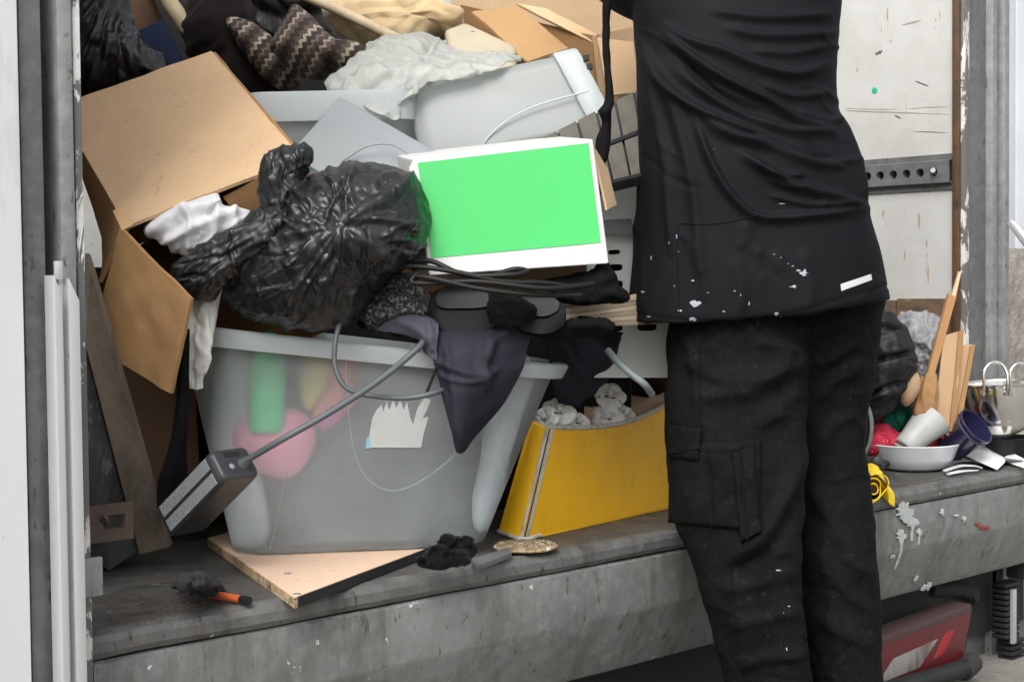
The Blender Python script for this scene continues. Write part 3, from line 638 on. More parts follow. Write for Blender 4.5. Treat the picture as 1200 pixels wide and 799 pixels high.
rough_panel('panel', (Bk+e3*.004, A_+e3*.004, lo(A_), lo(Bk)), .006, card_d, bx)
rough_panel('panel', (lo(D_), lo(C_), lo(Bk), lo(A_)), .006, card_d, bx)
f1, f2, f3, f4 = at(142, 267, 2.385), at(223, 350, 2.30), at(199, 461, 2.335), at(108, 405, 2.47)
rough_panel('flap', (f1, f2, f3, f4), .006, cardboard('shaded_flap_cardboard', (.36, .205, .085)), bx, .008, 60, 6)  # flap board toned down, its shade put into the colour
rough_panel('flap', (at(262, 232, 2.47), at(310, 205, 2.475), at(318, 250, 2.50), at(285, 262, 2.50)), .005, card_d, bx, .003, 20, 9)
rough_panel('tape_strip', (at(132, 247, 2.412), at(140, 243, 2.412), at(156, 263, 2.386), at(143, 270, 2.380)), .001, tape_m, bx, .001, 12, 2)
# white linen inside and spilling out below
def cloth_disp(amp, s=10, seed=0, aniso=(1, 1, 1)):
    A = np.array(aniso); return lambda P: amp*(ridged(P*A, s, seed, 3)+.5*noise3(P*A, s*.6, seed+9))
V, Fc = blob([(168, 268), (190, 250), (225, 235), (250, 228), (262, 240), (292, 248), (300, 270), (260, 305), (215, 300), (180, 285)], lambda x, y: 2.44, .05, .06, 190, 90)
X, Y = proj(V); V += vn_any(V, Fc)*(folds(X, Y, [([(172, 275), (205, 255), (250, 240)], 6, .012), ([(185, 288), (225, 268), (275, 250)], 5, .010), ([(215, 242), (225, 262), (222, 295)], 5, .010), ([(250, 232), (255, 255), (248, 290)], 5, .010), ([(270, 245), (275, 262), (262, 290)], 5, .008)]+stray(5, 26, (170, 292), (232, 300), -35, 30, (20, 50), (2.5, 4.5), (.002, .005)))+.010*facets(V, 6, 4))[:, None]
tag(mk('linen', V, Fc, white_f), 'bright white linen bundled in the mouth of the tipped cardboard box', 'cloth')
net = [[at(x, y, d) for x, y, d in row] for row in ([(216, 335, 2.42), (236, 336, 2.41), (262, 332, 2.425)], [(215, 375, 2.41), (236, 380, 2.40), (254, 374, 2.415)], [(214, 410, 2.41), (232, 415, 2.40), (248, 400, 2.41)], [(215, 440, 2.41), (228, 444, 2.405), (238, 436, 2.41)], [(218, 454, 2.41), (228, 457, 2.405), (238, 455, 2.41)])]
V, Fc = sheet(net, 60, 40, .003, lambda P: folds(*proj(P), [([(240, 338), (240, 400), (234, 450)], 4, .012), ([(226, 340), (224, 400), (226, 450)], 4, -.010), ([(252, 338), (248, 380), (240, 410)], 4, .008)]+stray(8, 18, (216, 256), (340, 455), 80, 18, (20, 50), (2, 3.5), (.002, .005)))+.008*facets(P, 12, 5)); tag(mk('hanging_linen', V, Fc, offw_f), 'off-white cloth hanging below the cardboard flap beside the bin', 'cloth')

# ------------------------------------------------------------------ tied black refuse bag on the bin
parts = [blob([(262, 340), (268, 312), (298, 285), (328, 258), (345, 228), (368, 206), (405, 193), (452, 194), (487, 201), (500, 225), (506, 262), (500, 290), (480, 312), (452, 332), (430, 362), (400, 381), (350, 384), (300, 376), (270, 360)], lambda x, y: 2.47, .15, .12, 90, 50, .85),
         blob([(308, 182), (328, 172), (360, 169), (369, 188), (358, 208), (350, 236), (338, 258), (318, 268), (308, 244), (305, 208)], 2.41, .035, .035, 60, 30),
         blob([(202, 308), (228, 290), (275, 265), (320, 244), (345, 262), (305, 300), (266, 335), (240, 351), (215, 346), (202, 328)], lambda x, y: 2.38, .045, .05, 60, 30)]
V, Fc, N = remesh(parts, .0025, 4)
X, Y = proj(V)
bag_f = [([(402, 264), (360, 270), (310, 288), (262, 322)], 7, .012), ([(400, 262), (430, 255), (470, 262), (505, 265)], 6, .013), ([(402, 260), (392, 230), (395, 205)], 6, .010), ([(405, 265), (412, 300), (412, 345), (405, 375)], 6, .014),
         ([(400, 262), (440, 235), (480, 210)], 6, .010), ([(398, 266), (370, 300), (345, 345), (330, 380)], 9, .010), ([(396, 262), (365, 240), (345, 225)], 5, .012), ([(404, 268), (440, 290), (465, 320)], 8, .010), ([(390, 268), (340, 300), (300, 340)], 7, .010),
         ([(380, 262), (330, 262), (290, 290)], 5, .010), ([(345, 262), (350, 235), (345, 200), (350, 178)], 5, .010), ([(325, 262), (322, 225), (325, 185)], 5, .010), ([(335, 255), (300, 275), (250, 300), (215, 318)], 4, .008), ([(330, 262), (290, 290), (245, 325), (220, 338)], 4, .008), ([(320, 255), (270, 275), (225, 298)], 4, .007),
         ([(395, 268), (380, 315), (372, 370)], 7, .007), ([(412, 275), (450, 300), (470, 330)], 5, .006)]
cx, cy = X-400, Y-264; rad = np.hypot(cx, cy); ang = np.arctan2(cy, cx)
PA = np.stack([ang*1.6, rad*.0055, np.full(len(X), 2.0)], 1); near = np.clip(1.15-rad/190, .25, 1)
rad_a = lambda x, y: math.degrees(math.atan2(y-264, x-400))
disp = folds(X, Y, stray(21, 34, (330, 480), (205, 330), rad_a, 22, (25, 80), (1.8, 3.6), (.0018, .0042))+stray(25, 46, (262, 505), (195, 382), lambda x, y: -55+.35*(x-380)+.25*(y-290), 24, (20, 75), (1.8, 3.8), (.0014, .0036))+stray(22, 70, (262, 505), (195, 382), 20, 60, (12, 34), (1.6, 2.6), (.001, .0026))+stray(23, 45, (203, 335), (248, 350), -28, 13, (25, 70), (1.6, 2.8), (.0015, .0036))+stray(24, 40, (306, 368), (170, 262), 75, 25, (15, 45), (1.5, 2.6), (.0013, .0034)))+.5*folds(X, Y, bag_f)+near*.0040*tri(ang*1.9+1.3*noise3(PA, 1.3, 5))*np.clip(rad/70, 0, 1)+.014*facets(V, 4.5, 3)+.0036*facets(V, 11, 6)+.0020*facets(V, 26, 8)+.0010*facets(V, 60, 9)-.010*np.exp(-(rad/14)**2)
ear = np.exp(-(((X-335)/45)**2+((Y-215)/60)**2)); disp += ear*.004*facets(V*[1.5, 1.5, .5], 20, 8)
lobe = np.exp(-(((X-250)/55)**2+((Y-310)/45)**2)); disp += lobe*.003*tri((X*.55+Y*.83)*.06+1.2*noise3(V, 9, 3))
V = V+N*disp[:, None]
tag(mk('refuse_bag', V, Fc, bag_m), 'knotted shiny black refuse bag resting on the clear bin', 'bag')

# ------------------------------------------------------------------ green and white carton
gb = empty('carton', tuple(at(600, 330, 2.6)), 'white carton with a bright green printed face on top of the bin', 'box')
q = [at(484, 187, 2.50), at(695, 163, 2.55), at(714, 309, 2.51), at(503, 323, 2.46)]
back = HEAD*.26+np.array([0, 0, .03])+SIDE*-.05
wc = M('white_card', (.50, .50, .49), .7); wc.mix(wc.ramp(wc.noise(16, 8, .7), .55, .75, 0, .5), (.45, .43, .40)).bump(wc.noise(30, 5), .25, .002); wc = wc.m
gp = M('green_print', (.032, .385, .085), .55); gp.mix(gp.ramp(gp.noise(5, 5), .4, .7, 0, .35), (.036, .42, .10)).bump(gp.noise(90, 2, .5, (1, 1, .03)), .12, .0008); gp = gp.m
bm = bmesh.new(); prism(bm, q, back, .004, 3)
from_bm('carton_body', bm, wc, gb, True, 40)
def bil(q, u, v): return (q[0]*(1-u)+q[1]*u)*(1-v)+(q[3]*(1-u)+q[2]*u)*v
gn = np.cross(q[1]-q[0], q[3]-q[0]); gn /= np.linalg.norm(gn); gn = -gn if gn@HEAD > 0 else gn
bm = bmesh.new(); prism(bm, [bil(q, *p)+gn*.0008 for p in ((.022, .035), (.972, .03), (.968, .83), (.024, .855))], -gn*.0014); from_bm('green_panel', bm, gp, gb)
rough_panel('flap', (at(694, 168, 2.56), at(711, 198, 2.60), at(722, 240, 2.60), at(711, 246, 2.545)), .004, card_p, gb, .002, 14)
rough_panel('flap', (at(484, 188, 2.50), at(480, 196, 2.49), at(490, 240, 2.47), at(497, 235, 2.48)), .002, wc, gb, .003, 12)
# ------------------------------------------------------------------ clear and cloudy containers behind
def tub(name, label, ring0, ring1, mat, rimmat, d0, d1, back, rimw=.014, rnd=.03):
    """open plastic tub lying on its side: base outline ring0 (pixels) at depth d0, mouth outline ring1 at d1"""
    root = empty(name, tuple(np.mean([at(x, y, d0) for x, y in ring0], 0)+[0, 0, -.1]), label, 'storage bin')
    return root
# the tub on its side: base on the left, rimmed mouth on the right
def quadring(q, n=40, r=.28):
    """rounded quad through four world corners"""
    q = [np.asarray(p, float) for p in q]; P = []
    for i in range(4):
        a, b, c = q[i-1], q[i], q[(i+1) % 4]
        s, e = b+(a-b)*r, b+(c-b)*r
        for t in np.linspace(0, 1, n//4): P.append((1-t)**2*s+2*t*(1-t)*b+t*t*e)
    return np.array(P)
t2 = empty('tub', tuple(at(590, 200, 3.05)), 'cloudy plastic tub lying on its side behind the green carton', 'storage bin')
bk = HEAD*.30+np.array([0, 0, .035])
b0 = [at(474, 104, 2.88), at(496, 196, 2.84), at(496, 196, 2.84)+bk, at(474, 104, 2.88)+bk]
b1 = [at(668, 62, 2.88), at(716, 152, 2.84), at(716, 152, 2.84)+bk*1.1, at(668, 62, 2.88)+bk*1.1]
R = [quadring([np.array(b0[k])*(1-t)+np.array(b1[k])*t for k in range(4)], 48, .12+.02*t) for t in (0, .02, .1, .3, .5, .7, .9, 1.0)]
R[0] = R[0].mean(0)+(R[0]-R[0].mean(0))*.95
V = np.vstack(R); n = len(R[0]); mk('tub_wall', V, [tuple(f) for f in gridF(len(R), n, cv=True)]+[tuple(range(n))], frost2, t2, True, 60)
ax = np.array(b1[0])-np.array(b0[0]); ax /= np.linalg.norm(ax)
c = R[-1].mean(0); g = lambda k, o: c+(R[-1]-c)*k+ax*o
V = np.vstack([g(1.0, -.03), g(1.07, -.03), g(1.09, -.026), g(1.10, .012), g(1.07, .016), g(1.0, .012)]); mk('rim', V, [tuple(f) for f in gridF(6, n, True, True)], rim_m, t2, True, 50)
for (x, y) in ((686, 68), (690, 78), (700, 110), (704, 120)):
    p = at(x+1, y, 2.855); bm = bmesh.new(); prism(bm, [p+SIDE*a+np.array([0, 0, b]) for a, b in ((-.005, -.006), (.006, -.004), (.005, .007), (-.006, .005))], HEAD*.02, .001); from_bm('clip', bm, black_r, t2)
tube('embossed_line', [at(x, y, 2.845) for x, y in ((562, 178), (575, 158), (600, 138), (635, 122), (690, 107))], .0018, rim_m, t2, ns=8)
# pale tub and loose grey lid
t3 = empty('pale_tub', tuple(at(360, 180, 3.0)), 'pale bluish plastic tub with a thick rim behind the cardboard box', 'storage bin')
bk = HEAD*.34
R = [quadring([at(x, y, d), at(x2, y2, d2), at(x2, y2, d2)+bk, at(x, y, d)+bk], 48, .14) for (x, y, d, x2, y2, d2) in ((300, 255, 2.83, 470, 250, 2.88), (296, 200, 2.81, 476, 190, 2.86), (292, 140, 2.80, 480, 135, 2.85), (288, 110, 2.79, 484, 106, 2.84))]
V = np.vstack(R); n = len(R[0]); mk('tub_wall', V, [tuple(f) for f in gridF(4, n, cv=True)]+[tuple(range(n))], frost2, t3, True, 60)
c = R[-1].mean(0); g = lambda k, z: c+(R[-1]-c)*k+[0, 0, z]
V = np.vstack([g(1.0, -.05), g(1.03, -.052), g(1.04, -.01), g(1.03, .002), g(.995, .002), g(.98, -.02)]); mk('rim', V, [tuple(f) for f in gridF(6, n, True, True)], rim_m, t3, True, 50)
lid = empty('tub_cover', tuple(at(440, 220, 2.75)), 'loose grey-blue plastic tub lid leaning behind the black refuse bag', 'lid')
q = [at(398, 113, 2.78), at(520, 182, 2.72), at(470, 262, 2.66), at(338, 180, 2.70)]
bm = bmesh.new(); prism(bm, q, HEAD*.006+np.array([0, 0, -.004]), .004, 3); from_bm('panel', bm, frost_g, lid, True, 40)
tube('raised_line', [at(x, y, 2.705+.0006*(140-y)*0) for x, y in ((400, 190), (430, 172), (460, 170), (485, 186))], .0016, frost_g, lid, ns=8)
# crate side with slots at the man's left: tall cloudy crate
cr_ = empty('slotted_crate', tuple(at(745, 480, 2.78)), 'cloudy plastic crate with oval slots beside the worker', 'crate')
def slotted(name, q, slots, th, mat, parent):
    """flat panel (quad of world points) with real oval openings, slots = (u,v,ru,rv)"""
    q = [np.asarray(p, float) for p in q]; us = sorted({0, 1}|{s for a in slots for s in (a[0]-a[2]*1.25, a[0]+a[2]*1.25)}); vs = sorted({0, 1}|{s for a in slots for s in (a[1]-a[3]*1.5, a[1]+a[3]*1.5)})
    us = sorted(set(round(u, 5) for u in us)); vs = sorted(set(round(v, 5) for v in vs)); V = []; Fc = []; NS = 16
    nn = np.cross(q[1]-q[0], q[3]-q[0]); nn /= np.linalg.norm(nn); nn = nn if nn@HEAD > 0 else -nn
    def add(p, o=0.0): V.append(bil(q, *p)+nn*o); return len(V)-1
    for a, b in zip(us, us[1:]):
        for c, d in zip(vs, vs[1:]):
            s = [s for s in slots if abs(s[0]-(a+b)/2) < s[2]*.3 and abs(s[1]-(c+d)/2) < s[3]*.3]
            if not s: Fc.append([add(p) for p in ((a, c), (b, c), (b, d), (a, d))]); continue
            u, v, ru, rv = s[0]; inn = []; out = []; dep = []
            for k in range(NS):
                t = 2*math.pi*k/NS+math.pi/4; ct, st = math.cos(t), math.sin(t); m = max(abs(ct), abs(st)); se = lambda x: math.copysign(abs(x)**.6, x)
                inn.append(add((u+ru*se(ct), v+rv*se(st)))); dep.append(add((u+ru*se(ct), v+rv*se(st)), th))
                out.append(add(((a+b)/2+(b-a)/2*ct/m, (c+d)/2+(d-c)/2*st/m)))
            for k in range(NS): j = (k+1) % NS; Fc.append((inn[k], inn[j], out[j], out[k])); Fc.append((inn[k], inn[j], dep[j], dep[k]))
    return mk(name, V, Fc, mat, parent, False)
q = [at(690, 205, 2.80), at(800, 195, 2.86), at(800, 440, 2.84), at(690, 440, 2.78)]
V_ = lambda y: (y-203)/237; frost_c = frosted('pale_crate_plastic', see=.04, dif=(.82, .85, .82))
slotted('panel', q, [(.27, V_(296), .07, .012), (.27, V_(314), .095, .017), (.27, V_(334), .10, .02), (.27, V_(384), .10, .02), (.62, V_(384), .11, .02)], .006, frost_c, cr_)
bk = HEAD*.30+SIDE*.06
for nm, e in (('panel', [q[0], q[3], q[3]+bk, q[0]+bk]), ('panel', [q[1], q[2], q[2]+bk, q[1]+bk]), ('panel', [q[0]+bk, q[1]+bk, q[2]+bk, q[3]+bk]), ('panel', [q[3], q[2], q[2]+bk, q[3]+bk])):
    slab(nm, e, .004, frost_c, cr_, .001)
e = [at(706, 258, 2.786), at(740, 256, 2.80), at(744, 275, 2.80), at(708, 275, 2.784)]; slab('label_plate', e, .003, M('grey_plate', (.16, .165, .165), .5).m, cr_)

V, Fc = blob([(696, 280), (740, 270), (795, 280), (797, 400), (740, 410), (696, 400)], 2.92, .05, .08, 70, 34); V = rumple(V, Fc, .014, 9, 3)
tag(mk('slot_dark_filler', V, Fc, fabric('slot_filler_cloth', (.02, .016, .012))), 'added dark filler inside the slotted crate that darkens its slots', 'filler')  # dark filler added behind the slots so that they look dark
# ------------------------------------------------------------------ ribbed brown-black plastic tray under the tub
tr_m = M('dusty_brown_plastic', (.085, .078, .062), .7); tr_m.mix(tr_m.ramp(tr_m.noise(25, 6, .7), .4, .7, 0, .7), (.05, .046, .04)); tr_m = tr_m.m
tray = empty('ribbed_tray', tuple(at(680, 260, 2.80)), 'dusty dark ribbed plastic tray between the green carton and the worker', 'tray')
P0, P1, P2, P3 = at(560, 200, 2.74), at(765, 96, 2.86), at(780, 198, 2.74), at(590, 246, 2.62)   # sloping top
tq = [P0, P1, P2, P3]; nrm = np.cross(P1-P0, P3-P0); nrm /= np.linalg.norm(nrm); nrm = -nrm if nrm[2] < 0 else nrm
NR = 9
for r_, (v0, v1) in enumerate(((.0, .47), (.53, 1.0))):
    for k in range(NR):
        u0, u1 = k/NR+.006, (k+1)/NR-.006
        bm = bmesh.new(); prism(bm, [bil(tq, u, v) for u, v in ((u0, v0), (u1, v0), (u1, v1), (u0, v1))], -nrm*.006, .0015); from_bm('rib_panel', bm, tr_m, tray)
bm = bmesh.new(); prism(bm, [bil(tq, u, v)-nrm*.005 for u, v in ((0, 0), (1, 0), (1, 1), (0, 1))], -nrm*.012, .001); from_bm('tray_base', bm, black_r, tray)
bm = bmesh.new(); prism(bm, [bil(tq, u, v)+nrm*.002 for u, v in ((0, .475), (1, .475), (1, .525), (0, .525))], -nrm*.012, .002); from_bm('cross_bar', bm, blackpl, tray)
bm = bmesh.new(); prism(bm, [bil(tq, u, v)+nrm*.004 for u, v in ((0, .99), (1, .99), (1, 1.03), (0, 1.03))], -nrm*.02, .002); from_bm('tray_lip', bm, blackpl, tray)

# added dark block, hides the bright wall in the gap behind the pile
sc_ = empty('gap_dark_block', tuple(at(280, 160, 3.75)), 'added black block behind the cushions that darkens the gap', 'gap_dark_block')
bm = bmesh.new(); prism(bm, [at(130, -120, 3.78), at(430, -120, 3.74), at(430, 200, 3.72), at(130, 200, 3.76)], HEAD*.2, .02, 3); from_bm('shell', bm, blackpl, sc_, True, 40)
tube('handle', [at(250, -120, 3.78), at(255, -140, 3.78), at(300, -142, 3.78), at(305, -120, 3.78)], .01, black_r, sc_)
# black webbing strap hanging from above, knotted
net = [[at(x-w, y, d), at(x+w*.2, y, d-.008), at(x+w, y, d)] for x, y, w, d in ((711, -60, 5, 2.62), (711, 0, 5, 2.62), (710, 50, 4.5, 2.62), (713, 90, 4.5, 2.61), (714, 118, 6, 2.60), (709, 130, 8, 2.59), (711, 145, 6, 2.60), (707, 165, 9, 2.60), (705, 185, 7, 2.60), (702, 198, 3, 2.60))]
V, Fc = sheet(net, 120, 14, .004, lambda P: .002*noise3(P, 40, 3)); tag(mk('webbing_strap', V, Fc, black_f), 'long black webbing strap with a knot hanging in front of the cardboard', 'strap')

# ------------------------------------------------------------------ soft and odd things at the top of the pile
def pl_disp(P):
    X, Y = proj(P); return .016*facets(P, 5.5, 14)+.009*facets(P, 13, 8)+.0045*facets(P, 30, 9)+folds(X, Y, stray(14, 46, (385, 600), (40, 130), lambda x, y: -30+.2*(x-450), 30, (20, 60), (2, 4), (.002, .005)))
V, Fc = sheet([[at(*p) for p in r_] for r_ in ([(432, 52, 3.06), (455, 38, 3.08), (490, 38, 3.08), (535, 58, 3.06), (570, 58, 3.02), (612, 66, 2.98)], [(420, 66, 2.99), (450, 56, 2.98), (490, 52, 2.99), (530, 66, 2.98), (565, 66, 2.95), (606, 72, 2.92)], [(395, 82, 2.92), (436, 78, 2.89), (482, 74, 2.89), (522, 80, 2.88), (558, 78, 2.87), (585, 80, 2.86)], [(380, 92, 2.88), (418, 100, 2.84), (465, 102, 2.84), (498, 96, 2.85), (530, 92, 2.85), (560, 88, 2.855)], [(384, 104, 2.86), (412, 116, 2.82), (450, 126, 2.82), (472, 126, 2.83), (484, 108, 2.845), (505, 100, 2.85)], [(398, 114, 2.85), (420, 123, 2.82), (446, 133, 2.81), (468, 138, 2.82), (476, 122, 2.84), (490, 108, 2.85)])], 130, 170, .0015, pl_disp)
tag(mk('plastic_sheet', V, Fc, sheet_m), 'crumpled white plastic sheeting draped over the cloudy tubs', 'sheet')
# zigzag knitted cushions
def zig(name):
    m = M(name, (.05, .035, .03), .95); co = m.co((1, 1, 1)); sp = m.n('SeparateXYZ'); m.L(co, sp.inputs[0])
    a = m.math('MULTIPLY', sp.outputs[0], .73); b = m.math('MULTIPLY', sp.outputs[1], -.68); u = m.math('ADD', a, b)      # across
    uu = m.math('ADD', m.math('MULTIPLY', u, .9), m.math('MULTIPLY', sp.outputs[2], .45)); vv = m.math('SUBTRACT', m.math('MULTIPLY', u, .45), m.math('MULTIPLY', sp.outputs[2], -.0))
    along = m.math('SUBTRACT', m.math('MULTIPLY', u, .80), m.math('MULTIPLY', sp.outputs[2], .6)); acr = m.math('ADD', m.math('MULTIPLY', u, .6), m.math('MULTIPLY', sp.outputs[2], .8))
    z = m.math('PINGPONG', acr, .007); s = m.math('MULTIPLY', m.math('ADD', along, z), 13.0)
    f = m.math('FRACT', s, 0)
    rp = m.n('ValToRGB'); m.L(f, rp.inputs[0]); cr_r = rp.color_ramp; cr_r.interpolation = 'CONSTANT'
    cols = [(0, (.035, .022, .02)), (.17, (.10, .075, .055)), (.30, (.42, .37, .28)), (.40, (.045, .03, .027)), (.55, (.16, .125, .095)), (.64, (.06, .04, .035)), (.78, (.36, .31, .23)), (.86, (.12, .09, .07))]
    while len(cr_r.elements) < len(cols): cr_r.elements.new(.5)
    for e_, (p, c_) in zip(cr_r.elements, cols): e_.position = p; e_.color = (*c_, 1)
    m.setcol(rp.outputs[0]); m.mix(m.ramp(m.noise(260, 3), .35, .7, 0, .5), (.03, .02, .018)); m.bump(m.noise(240, 3), .6, .003); return m.m
zg = zig('zigzag_knit'); zg.node_tree
V, Fc = blob([(264, 26), (274, 21), (300, 30), (330, 55), (350, 88), (348, 104), (322, 103), (296, 78), (276, 50)], lambda x, y: 3.12, .06, .06, 90, 44); V += vn_any(V, Fc)*(.004*noise3(V, 18, 2))[:, None]
tag(mk('zigzag_cushion', V, Fc, zg), 'slim brown zigzag-striped cushion lying against the black cushion', 'cushion')
V, Fc = blob([(346, 7), (360, 18), (378, 36), (402, 50), (426, 54), (428, 76), (410, 84), (388, 82), (376, 92), (350, 88), (330, 74), (316, 56), (322, 40), (336, 22)], lambda x, y: 3.02, .08, .07, 110, 50); V += vn_any(V, Fc)*(.006*noise3(V, 14, 4)+.006*ridged(V, 10, 3, 2))[:, None]
tag(mk('zigzag_cushion', V, Fc, zg), 'plump brown zigzag-striped cushion with a pointed corner beside the white sheeting', 'cushion')
V, Fc = blob([(206, 44), (210, 18), (228, -14), (268, -30), (292, -4), (300, 40), (332, 88), (340, 118), (300, 125), (262, 108), (220, 80)], lambda x, y: 3.2, .09, .08, 100, 50); V = rumple(V, Fc, .022, 5, 3, .35)
tag(mk('black_cushion', V, Fc, fabric('black_velvet', (.016, .013, .012))), 'black cushion wedged behind the cardboard box', 'cushion')
V, Fc = blob([(270, -40), (330, -45), (390, -30), (385, 10), (372, 50), (330, 60), (290, 40)], lambda x, y: 3.42, .10, .1, 80, 40); V = rumple(V, Fc, .03, 6, 5)
tag(mk('bin_liner', V, Fc, bag_m), 'glossy black bin liner behind the zigzag cushions', 'bag')
# black bag, top left, gathered neck
V, Fc, N = remesh([blob([(70, -60), (112, -70), (140, -10), (150, 20), (172, 52), (196, 80), (200, 110), (110, 130), (70, 100)], 2.97, .12, .10, 80, 40)], .0035, 2)
X, Y = proj(V); ang = np.arctan2(Y+30, X-138); rad = np.hypot(Y+30, X-138)
V += N*(.008*tri(ang*2.8+1.0*noise3(V, 4, 8))+.003*tri(ang*7.3+1.2*noise3(V, 6, 3))+.009*facets(V, 12, 4)+.004*facets(V, 32, 5))[:, None]
tag(mk('refuse_bag', V, Fc, bag_m), 'black refuse bag with pleated neck wedged above the cardboard box', 'bag')
navy = M('navy_cover', (.012, .02, .05), .8, spec=.2); navy.vary(10, .3); navy = navy.m
fo = empty('folder', tuple(at(190, 75, 3.12)), 'navy blue folder standing between the refuse bag and the black cushion', 'folder')
slab('cover', [at(150, 42, 3.10), at(192, 22, 3.12), at(214, 68, 3.12), at(190, 110, 3.08), at(165, 100, 3.08)], .004, navy, fo); slab('cover', [at(152, 44, 3.125), at(193, 24, 3.145), at(215, 70, 3.145), at(190, 110, 3.105), at(165, 100, 3.105)], .004, navy, fo)
slab('paper_block', [at(152, 45, 3.106), at(191, 26, 3.126), at(211, 68, 3.126), at(188, 108, 3.086), at(166, 99, 3.086)], .018, M('paper_edge', (.6, .58, .52), .9).m, fo)
wood_d = M('brown_wood', (.16, .075, .032), .6); wood_d.mix(wood_d.ramp(wood_d.noise(8, 6, .6, (1, 1, .2)), .4, .65), (.09, .04, .018)); wood_d = wood_d.m
slab('wooden_board', [at(140, -40, 3.22), at(165, -40, 3.22), at(194, 34, 3.24), at(150, 40, 3.20)], .03, wood_d, None, .002); tag(bpy.context.scene.objects['wooden_board'], 'brown wooden board behind the navy folder', 'board')
cane = M('pale_wood_pole', (.52, .42, .27), .6); cane.vary(12, .25); cane = cane.m
tag(tube('pole', [at(165, -50, 3.22), at(190, -10, 3.2), at(222, 36, 3.17)], .017, cane, None, ns=14), 'grey-brown pole leaning behind the brown board', 'pole')
tag(tube('wooden_pole', [at(340, -12, 3.22), at(400, 14, 3.18), at(470, 48, 3.12)], .011, cane, None, ns=14), 'cream wooden pole lying across the beige cloth', 'pole')
V, Fc = blob([(386, 10), (420, -8), (470, -20), (520, 0), (548, 18), (540, 42), (505, 48), (470, 58), (440, 52), (405, 50), (388, 34)], lambda x, y: 3.28, .09, .09, 220, 100); V = rumple(V, Fc, .045, 5, 31, .42)
tag(mk('beige_cloth', V, Fc, cream_f), 'crumpled beige cloth heaped behind the white sheeting', 'cloth')
# beige drum with a hole, then opened cartons
bgm = M('beige_plastic', (.42, .36, .25), .55); bgm.vary(7, .2); bgm = bgm.m
dr = empty('beige_case', tuple(at(560, 80, 3.2)), 'dull beige plastic case with a round hole behind the white sheeting', 'case')
bm = bmesh.new(); prism(bm, [at(520, 36, 3.18), at(545, 26, 3.18), at(606, 55, 3.16), at(606, 90, 3.14), at(530, 90, 3.14)], HEAD*.16, .012, 3); from_bm('shell', bm, bgm, dr, True, 40)
V, Fc = lathe([(.0001, .002), (.0055, .002), (.006, 0)], at(554, 40, 3.176), -HEAD, 16); mk('hole', V, Fc, under_m, dr)
cb = empty('opened_carton', tuple(at(650, 120, 3.3)), 'torn brown carton with its flaps open behind the tub', 'box')
rough_panel('panel', (at(528, -60, 3.62), at(770, -60, 3.55), at(770, 60, 3.55), at(528, 40, 3.62)), .006, card_p, cb, .004)
rough_panel('panel', (at(694, 42, 3.2), at(800, 20, 3.25), at(800, 140, 3.25), at(704, 120, 3.2)), .006, card_p, cb, .004)
rough_panel('panel', (at(540, 6, 3.60), at(694, 42, 3.2), at(700, 130, 3.2), at(560, 110, 3.6)), .006, card_d, cb, .004)
rough_panel('flap', (at(552, 14, 3.32), at(606, 6, 3.38), at(666, 58, 3.16), at(618, 72, 3.12)), .006, cardboard('flap_board', (.40, .24, .105)), cb, .004)
rough_panel('flap', (at(606, 4, 3.38), at(640, 10, 3.36), at(700, 40, 3.2), at(694, 50, 3.2)), .006, card, cb, .003)
rough_panel('flap', (at(700, 44, 3.19), at(742, 50, 3.17), at(748, 108, 3.12), at(712, 112, 3.12)), .006, card, cb, .003)
# added boxes that carry the pile, coloured dark to keep its gaps dark
for i, (x, y, d, wd, hh, lab) in enumerate(((330, 330, 2.98, .52, .42, 'added support box under the pale tub, coloured black to darken the gap'), (560, 330, 3.10, .62, .44, 'added support box under the tub lying on its side, coloured black to darken the gap'), (200, 300, 3.05, .40, .50, 'added support carton under the black refuse bag and folder, darkened for the gaps'), (450, 200, 3.45, .60, .75, 'tall added support carton under the beige cloth, darkened for the gaps'), (680, 200, 3.42, .45, .75, 'tall added support carton under the opened one, darkened for the gaps'))):
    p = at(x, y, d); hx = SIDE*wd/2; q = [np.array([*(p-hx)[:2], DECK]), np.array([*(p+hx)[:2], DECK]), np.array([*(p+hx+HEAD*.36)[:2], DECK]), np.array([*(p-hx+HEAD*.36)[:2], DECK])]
    bm = bmesh.new(); prism(bm, q, (0, 0, hh), .006, 2); o = tag(from_bm('gap_dark_box' if i in (0, 1) else 'carton_box', bm, (blackpl if i in (0, 1) else card_dd), None, True, 40), lab, 'crate' if i in (0, 1) else 'box')

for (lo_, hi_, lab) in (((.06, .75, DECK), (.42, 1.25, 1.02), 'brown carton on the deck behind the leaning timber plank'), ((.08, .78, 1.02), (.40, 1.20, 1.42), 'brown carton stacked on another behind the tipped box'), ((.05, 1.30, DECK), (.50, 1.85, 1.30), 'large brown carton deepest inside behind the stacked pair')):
    bm = bmesh.new(); box_aa(bm, lo_, hi_, .006); tag(from_bm('carton_box', bm, card_d, None, True, 40), lab, 'box')
